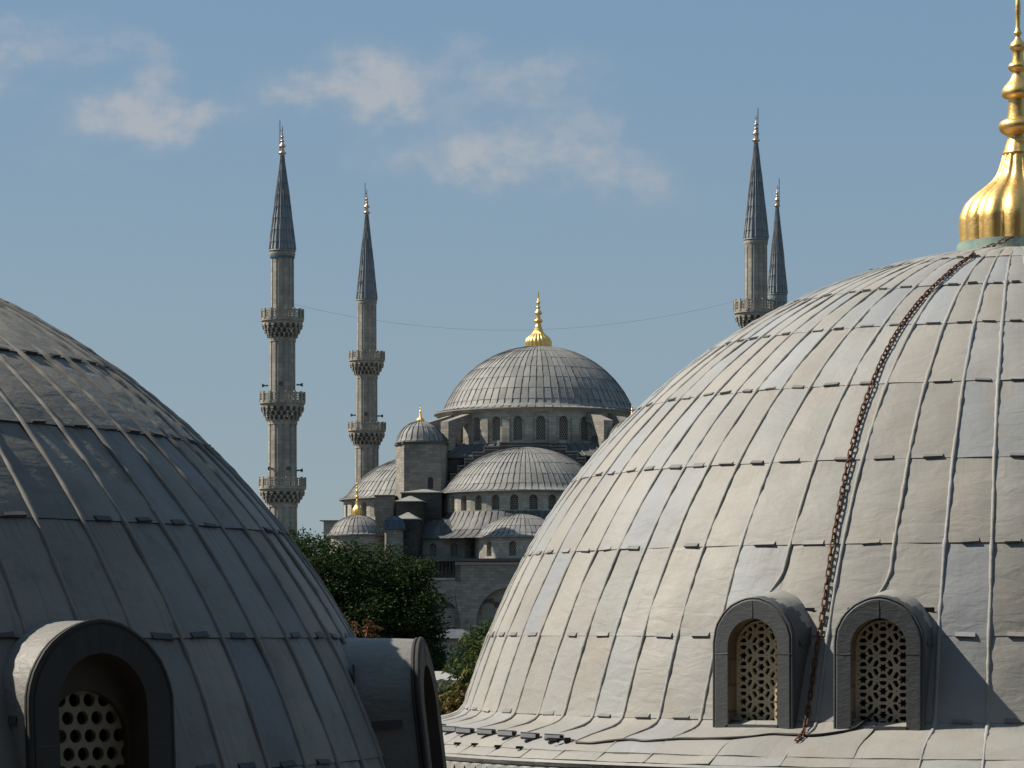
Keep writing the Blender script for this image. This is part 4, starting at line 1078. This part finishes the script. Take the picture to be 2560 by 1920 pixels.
MC = minaret('minaret rising behind the pale dome with one pierced balcony in view', 1890, 322, (356, 596, 29.8),
        [(753, 782, 825, 53.5, 30), (960, 985, 1030, 56, 33), (1170, 1195, 1240, 58, 36)],
        [(596, 782, 28.8, 29.5), (825, 985, 33, 33.5), (1030, 1195, 36.5, 37), (1240, None, 37.5, 44)], fin_top=281, rod=(270, 5))
MD = minaret('minaret showing only its spire and a pale blue tile band above the pale dome', 1943, 372, (518, 734, 24.2),
        [(872, 892, 928, 44, 25), (1050, 1070, 1106, 46, 28), (1245, 1265, 1300, 48, 30)],
        [(734, 892, 23.8, 24.3), (928, 1070, 26.5, 27), (1106, 1265, 30, 31), (1300, None, 31, 36)], tiles=(742, 757, 'tile_pale'), fin_top=458, rod=(446, 5))
# loudspeakers
hb = MB(); hb.lathe([(.26, 0), (.20, .22), (.09, .42), (.08, .55)], 14); hb.lathe([(.0, .08), (.24, .06), (.30, 0)], 14); hb.lathe([(.12, .55), (.12, .85), (.02, .86)], 10)
horn_me = hb.build('loudspeaker', 'horn_grey', smooth=40, mesh_only=True)
for (px, py, Y, dx, lb) in ((668, 964, 326, -1, 'grey horn loudspeaker pointing left above the middle balcony of the tallest minaret'), (697, 963, 326, 0, 'grey horn loudspeaker facing forward above the middle balcony of the tallest minaret'), (740, 962, 326, 1, 'grey horn loudspeaker pointing right above the middle balcony of the tallest minaret'),
        (674, 1174, 326, -.4, 'left horn loudspeaker above the lowest balcony of the tallest minaret'), (725, 1174, 326, .25, 'middle horn loudspeaker above the lowest balcony of the tallest minaret'), (748, 1176, 326, 1, 'grey horn loudspeaker pointing right above the lowest balcony of the tallest minaret'),
        (884, 1038, 378, -1, 'horn loudspeaker pointing left on the slimmer minaret'), (912, 1038, 378, 0, 'horn loudspeaker facing forward on the slimmer minaret'), (947, 1040, 378, 1, 'horn loudspeaker pointing right on the slimmer minaret')):
    ax = 706 if Y == 326 else 917
    o = link('loudspeaker', horn_me); an = dx*rad(88); o.scale = (.8, .8, .8)
    r = 1.62 if Y == 326 else 1.45
    o.location = (xpx(ax, Y)+(r+.62)*math.sin(an), Y-(r+.62)*math.cos(an), zpx(py, Y)); o.rotation_euler = (rad(-90), 0, 0)
    o.rotation_euler = (rad(90), 0, an)
    o.rotation_euler = Vector((-math.sin(an), math.cos(an), 0)).to_track_quat('Z', 'Y').to_euler()
    tag(o, lb, 'loudspeaker', 'horn loudspeakers on the minarets')
# wire strung between the minarets
p0 = np.array([xpx(735, 326), 325, zpx(763, 326)]); p1 = np.array([xpx(1846, 322), 321.5, zpx(752, 322)]); pts = []
for u in np.linspace(0, 1, 60): pts.append(p0+(p1-p0)*u-np.array([0, 0, 4*3.05*u*(1-u)]))
tag(MB().tube(pts, .011, 5).build('wire', 'wire'), 'thin sagging wire strung across the sky between two minarets', 'wire')

# ------------------------------------------------------------------ ground, trees, small buildings
def ground_mat():
    m, t, b = new_mat('worn_paving_and_earth')
    ob = t.node('ShaderNodeTexCoord').outputs['Object']
    c = t.ramp(t.noise(ob, .05, 6, .6), [(.35, (.055, .052, .045)), (.55, (.075, .07, .062)), (.7, (.04, .05, .026))])
    t.put(b.inputs['Base Color'], c); b.inputs['Roughness'].default_value = .95
    return m
M['ground'] = ground_mat()
g = MB(); n = 40; R_ = 5000
xs = np.sign(np.linspace(-1, 1, n))*np.abs(np.linspace(-1, 1, n))**2.2*R_
P = np.array([[(x, y, 0) for x in xs] for y in xs]); g.grid(P, flip=True)
tag(g.build('ground', 'ground'), None, None, None, 'structure')

def leaves(rng, centres, per, spread, L, Wd, droop, palm=0):
    """leaf blades round clump centres; returns vertices (N,4,3)"""
    N = len(centres)*per
    c = np.repeat(centres, per, 0)+rng.normal(0, spread, (N, 3))*np.array([1, 1, .75])
    d = rng.normal(0, 1, (N, 3)); d[:, 2] = d[:, 2]*.6-droop
    if palm:   # leaflets hang from a shared stalk point
        c = np.repeat(np.repeat(centres, per//palm, 0)+rng.normal(0, spread, (len(centres)*(per//palm), 3)), palm, 0)
        a = np.tile(np.arange(palm)*2*np.pi/palm, N//palm)+np.repeat(rng.uniform(0, 6, N//palm), palm)
        d = np.stack([np.cos(a), np.sin(a), np.full(N, -droop)+rng.normal(0, .25, N)], 1)
    d /= np.linalg.norm(d, axis=1)[:, None]
    s = np.cross(d, rng.normal(0, 1, (N, 3))+np.array([0, 0, 1.2])); s /= np.linalg.norm(s, axis=1)[:, None]+1e-9
    l = L*rng.uniform(.6, 1.25, (N, 1)); w_ = Wd*rng.uniform(.7, 1.2, (N, 1)); nrm = np.cross(s, d)
    return np.stack([c, c+d*l*.5+s*w_*.5+nrm*l*.06, c+d*l, c+d*l*.5-s*w_*.5+nrm*l*.06], 1)

def tree(label, base, lobes, nclump, per, spread, L, Wd, mat, droop=.3, palm=0, seed=1, group=None, trunk_r=.35, cat='tree', inner=.25, name='tree'):
    rng = np.random.default_rng(seed)
    t = thing(name, (*base, 0), 0, label, cat, group)
    C = []
    vol = sum(r**2 for *_, r in lobes)
    for (x, y, z, r) in lobes:
        k = max(3, int(nclump*r*r/vol))
        v = rng.normal(0, 1, (k, 3)); v /= np.linalg.norm(v, axis=1)[:, None]
        rr = np.where(rng.random(k) < inner, rng.uniform(.2, .75, k), rng.uniform(.78, 1.10, k))
        C.append(np.array([x, y, z])+v*rr[:, None]*r*np.array([1, 1, .88]))
    C = np.concatenate(C)
    V = leaves(rng, C, per, spread, L, Wd, droop, palm).reshape(-1, 3)-np.array([*base, 0])
    me = bpy.data.meshes.new('crown'); nf = len(V)//4
    me.vertices.add(len(V)); me.vertices.foreach_set('co', V.ravel())
    me.loops.add(len(V)); me.loops.foreach_set('vertex_index', np.arange(len(V)))
    me.polygons.add(nf); me.polygons.foreach_set('loop_start', np.arange(nf)*4); me.polygons.foreach_set('loop_total', np.full(nf, 4))
    me.materials.append(M[mat]); me.update(calc_edges=True); me.validate()
    link('crown', me, t)
    mb = MB(); zl = min(z-r*.4 for *_, z, r in lobes); zc = max(2.0, min(zl, 7))
    top = np.array([0, 0, zc]); wig = rng.normal(0, .12, (7, 2))
    tr_ = [np.array([wig[i, 0]*i*.25, wig[i, 1]*i*.25, zc*i/6]) for i in range(7)]
    mb.tube(tr_, [trunk_r*(1.25 if i == 0 else 1-.07*i) for i in range(7)], 10)
    for (x, y, z, r) in lobes:
        e = np.array([x-base[0], y-base[1], z]); s = tr_[-1]; mid = s*.5+e*.5+np.array([rng.normal(0, .3), rng.normal(0, .3), .1*np.linalg.norm(e-s)])
        pts = [(1-u)**2*s+2*u*(1-u)*mid+u*u*e for u in np.linspace(0, 1, 9)]
        mb.tube(pts, np.linspace(trunk_r*.5, trunk_r*.08, 9), 6)
        for _ in range(4):
            v = rng.normal(0, 1, 3); v /= np.linalg.norm(v); q = pts[rng.integers(4, 8)]
            mb.tube([q, q*.5+(e+v*r*.9)*.5+np.array([0, 0, .1*r]), e+v*r*.9], [trunk_r*.14, trunk_r*.09, trunk_r*.03], 5)
    mb.build('trunk', 'bark', t, smooth=60)
    return t
def lobe(px, py, r, Y, dy=0.0):
    Y2 = Y+dy; return (xpx(px, Y2), Y2, zpx(py, Y2), r*Y/F)
Y = 180
big = [lobe(*q[:3], Y, q[3]) for q in ((735, 1408, 88, 1), (800, 1432, 88, -1), (868, 1445, 92, -2), (945, 1440, 88, 0), (1004, 1462, 70, -1), (1046, 1436, 40, -2), (1072, 1500, 32, -3), (860, 1545, 125, -2), (960, 1545, 110, -3),
       (1034, 1560, 66, -2), (1000, 1640, 105, -3), (900, 1660, 135, -1), (1062, 1640, 52, -2), (1080, 1570, 30, -3), (760, 1525, 120, 0), (690, 1400, 70, 2), (1000, 1725, 100, -2), (1075, 1700, 45, -1))]
tree('large dark green leafy tree in front of the mosque between the two tombs', (xpx(880, Y), Y), big, 2900, 32, .30, .27, .105, 'leaf_dark', .25, seed=4, trunk_r=.5)
Y = 150
tree('grey green feathery tree behind the yellowing leaves beside the pale dome', (xpx(1205, Y), Y), [lobe(*q, Y) for q in ((1218, 1600, 42), (1195, 1645, 50), (1172, 1690, 46), (1240, 1650, 70), (1150, 1735, 40))], 700, 26, .22, .30, .06, 'leaf_mid', -.2, seed=6, trunk_r=.25)
Y = 60
tree('horse chestnut tree with yellowing drooping leaves against the pale dome', (xpx(1290, Y), Y), [lobe(*q, Y) for q in ((1206, 1612, 26), (1222, 1650, 34), (1188, 1690, 38), (1150, 1712, 24), (1102, 1742, 24), (1118, 1775, 34), (1160, 1760, 46), (1210, 1730, 60), (1270, 1700, 80))], 190, 24, .14, .17, .05, 'leaf_green', .75, 6, seed=9, trunk_r=.18)
tree('small tree with rust coloured leaves low in the gap between the domes', (xpx(1250, 56), 56), [lobe(*q, 56) for q in ((1152, 1740, 34), (1100, 1785, 28), (1140, 1795, 30), (1200, 1770, 40))], 60, 24, .14, .16, .05, 'leaf_rust', .8, 6, seed=19, trunk_r=.12)
tree('tree with brown dried leaves showing just above the left side dormer', (xpx(800, 62), 62), [lobe(*q, 62) for q in ((885, 1572, 24), (862, 1560, 24), (925, 1590, 12), (840, 1605, 55), (790, 1640, 80))], 80, 24, .13, .17, .05, 'leaf_brown', .7, 6, seed=12, trunk_r=.2)

def hut(name, label, cat, px0, px1, y_top, y_eave, Y, depth, wall, roof):
    x0, x1 = xpx(px0, Y), xpx(px1, Y); ze, zt = zpx(y_eave, Y), zpx(y_top, Y)
    t = thing(name, ((x0+x1)/2, Y+depth/2, 0), 0, label, cat)
    mb = MB(); mb.box((0, 0, ze/2), (x1-x0, depth, ze))
    mb.build('wall', wall, t)
    mb = MB(); mb.box((0, 0, ze+.06), (x1-x0+.7, depth+.7, .12)); mb.box((0, 0, ze+.13+(zt-ze)/2), (x1-x0+.6, depth+.6, zt-ze), top=(.25, .1)); mb.build('roof', roof, t)
    mb = MB()
    for k in (-.3, .0, .3): mb.box((k*(x1-x0), -depth/2-.03, ze-1.6), (.5, .06, 1.1))
    mb.build('window', 'dark', t)
hut('small_building', 'low building with a pale flat hipped roof below the dark tree', 'building', 1030, 1136, 1688, 1708, 120, 5, 'pale_wall', 'white_roof')
hut('small_building', 'low building with a bluish lead roof in front of the mosque wall', 'building', 1085, 1190, 1577, 1600, 215, 8, 'pale_wall', 'lead_far_dark')

# the church with the gallery window; unseen, added to block sky light
def church():
    t = thing('church', (0, -14, 0), 0, 'unseen great plastered church behind the viewpoint, added to block sky light', 'church')
    mb = MB(); mb.box((0, 0, 15), (86, 20, 30)); mb.box((0, -12, 24), (60, 40, 48)); mb.build('wall', 'church_plaster', t)
    mb = MB(); mb.lathe([(16*math.sin(a), 50+11*math.cos(a)) for a in np.linspace(.02, 1.5, 14)], 40, (0, -14, 0)); mb.build('dome', 'lead_far', t, smooth=40)
M['church_plaster'] = plain('reddish_plaster', (.10, .075, .06), .95, 0, .2, .4, .02)  # plaster darkened to cut the light it bounces
church()
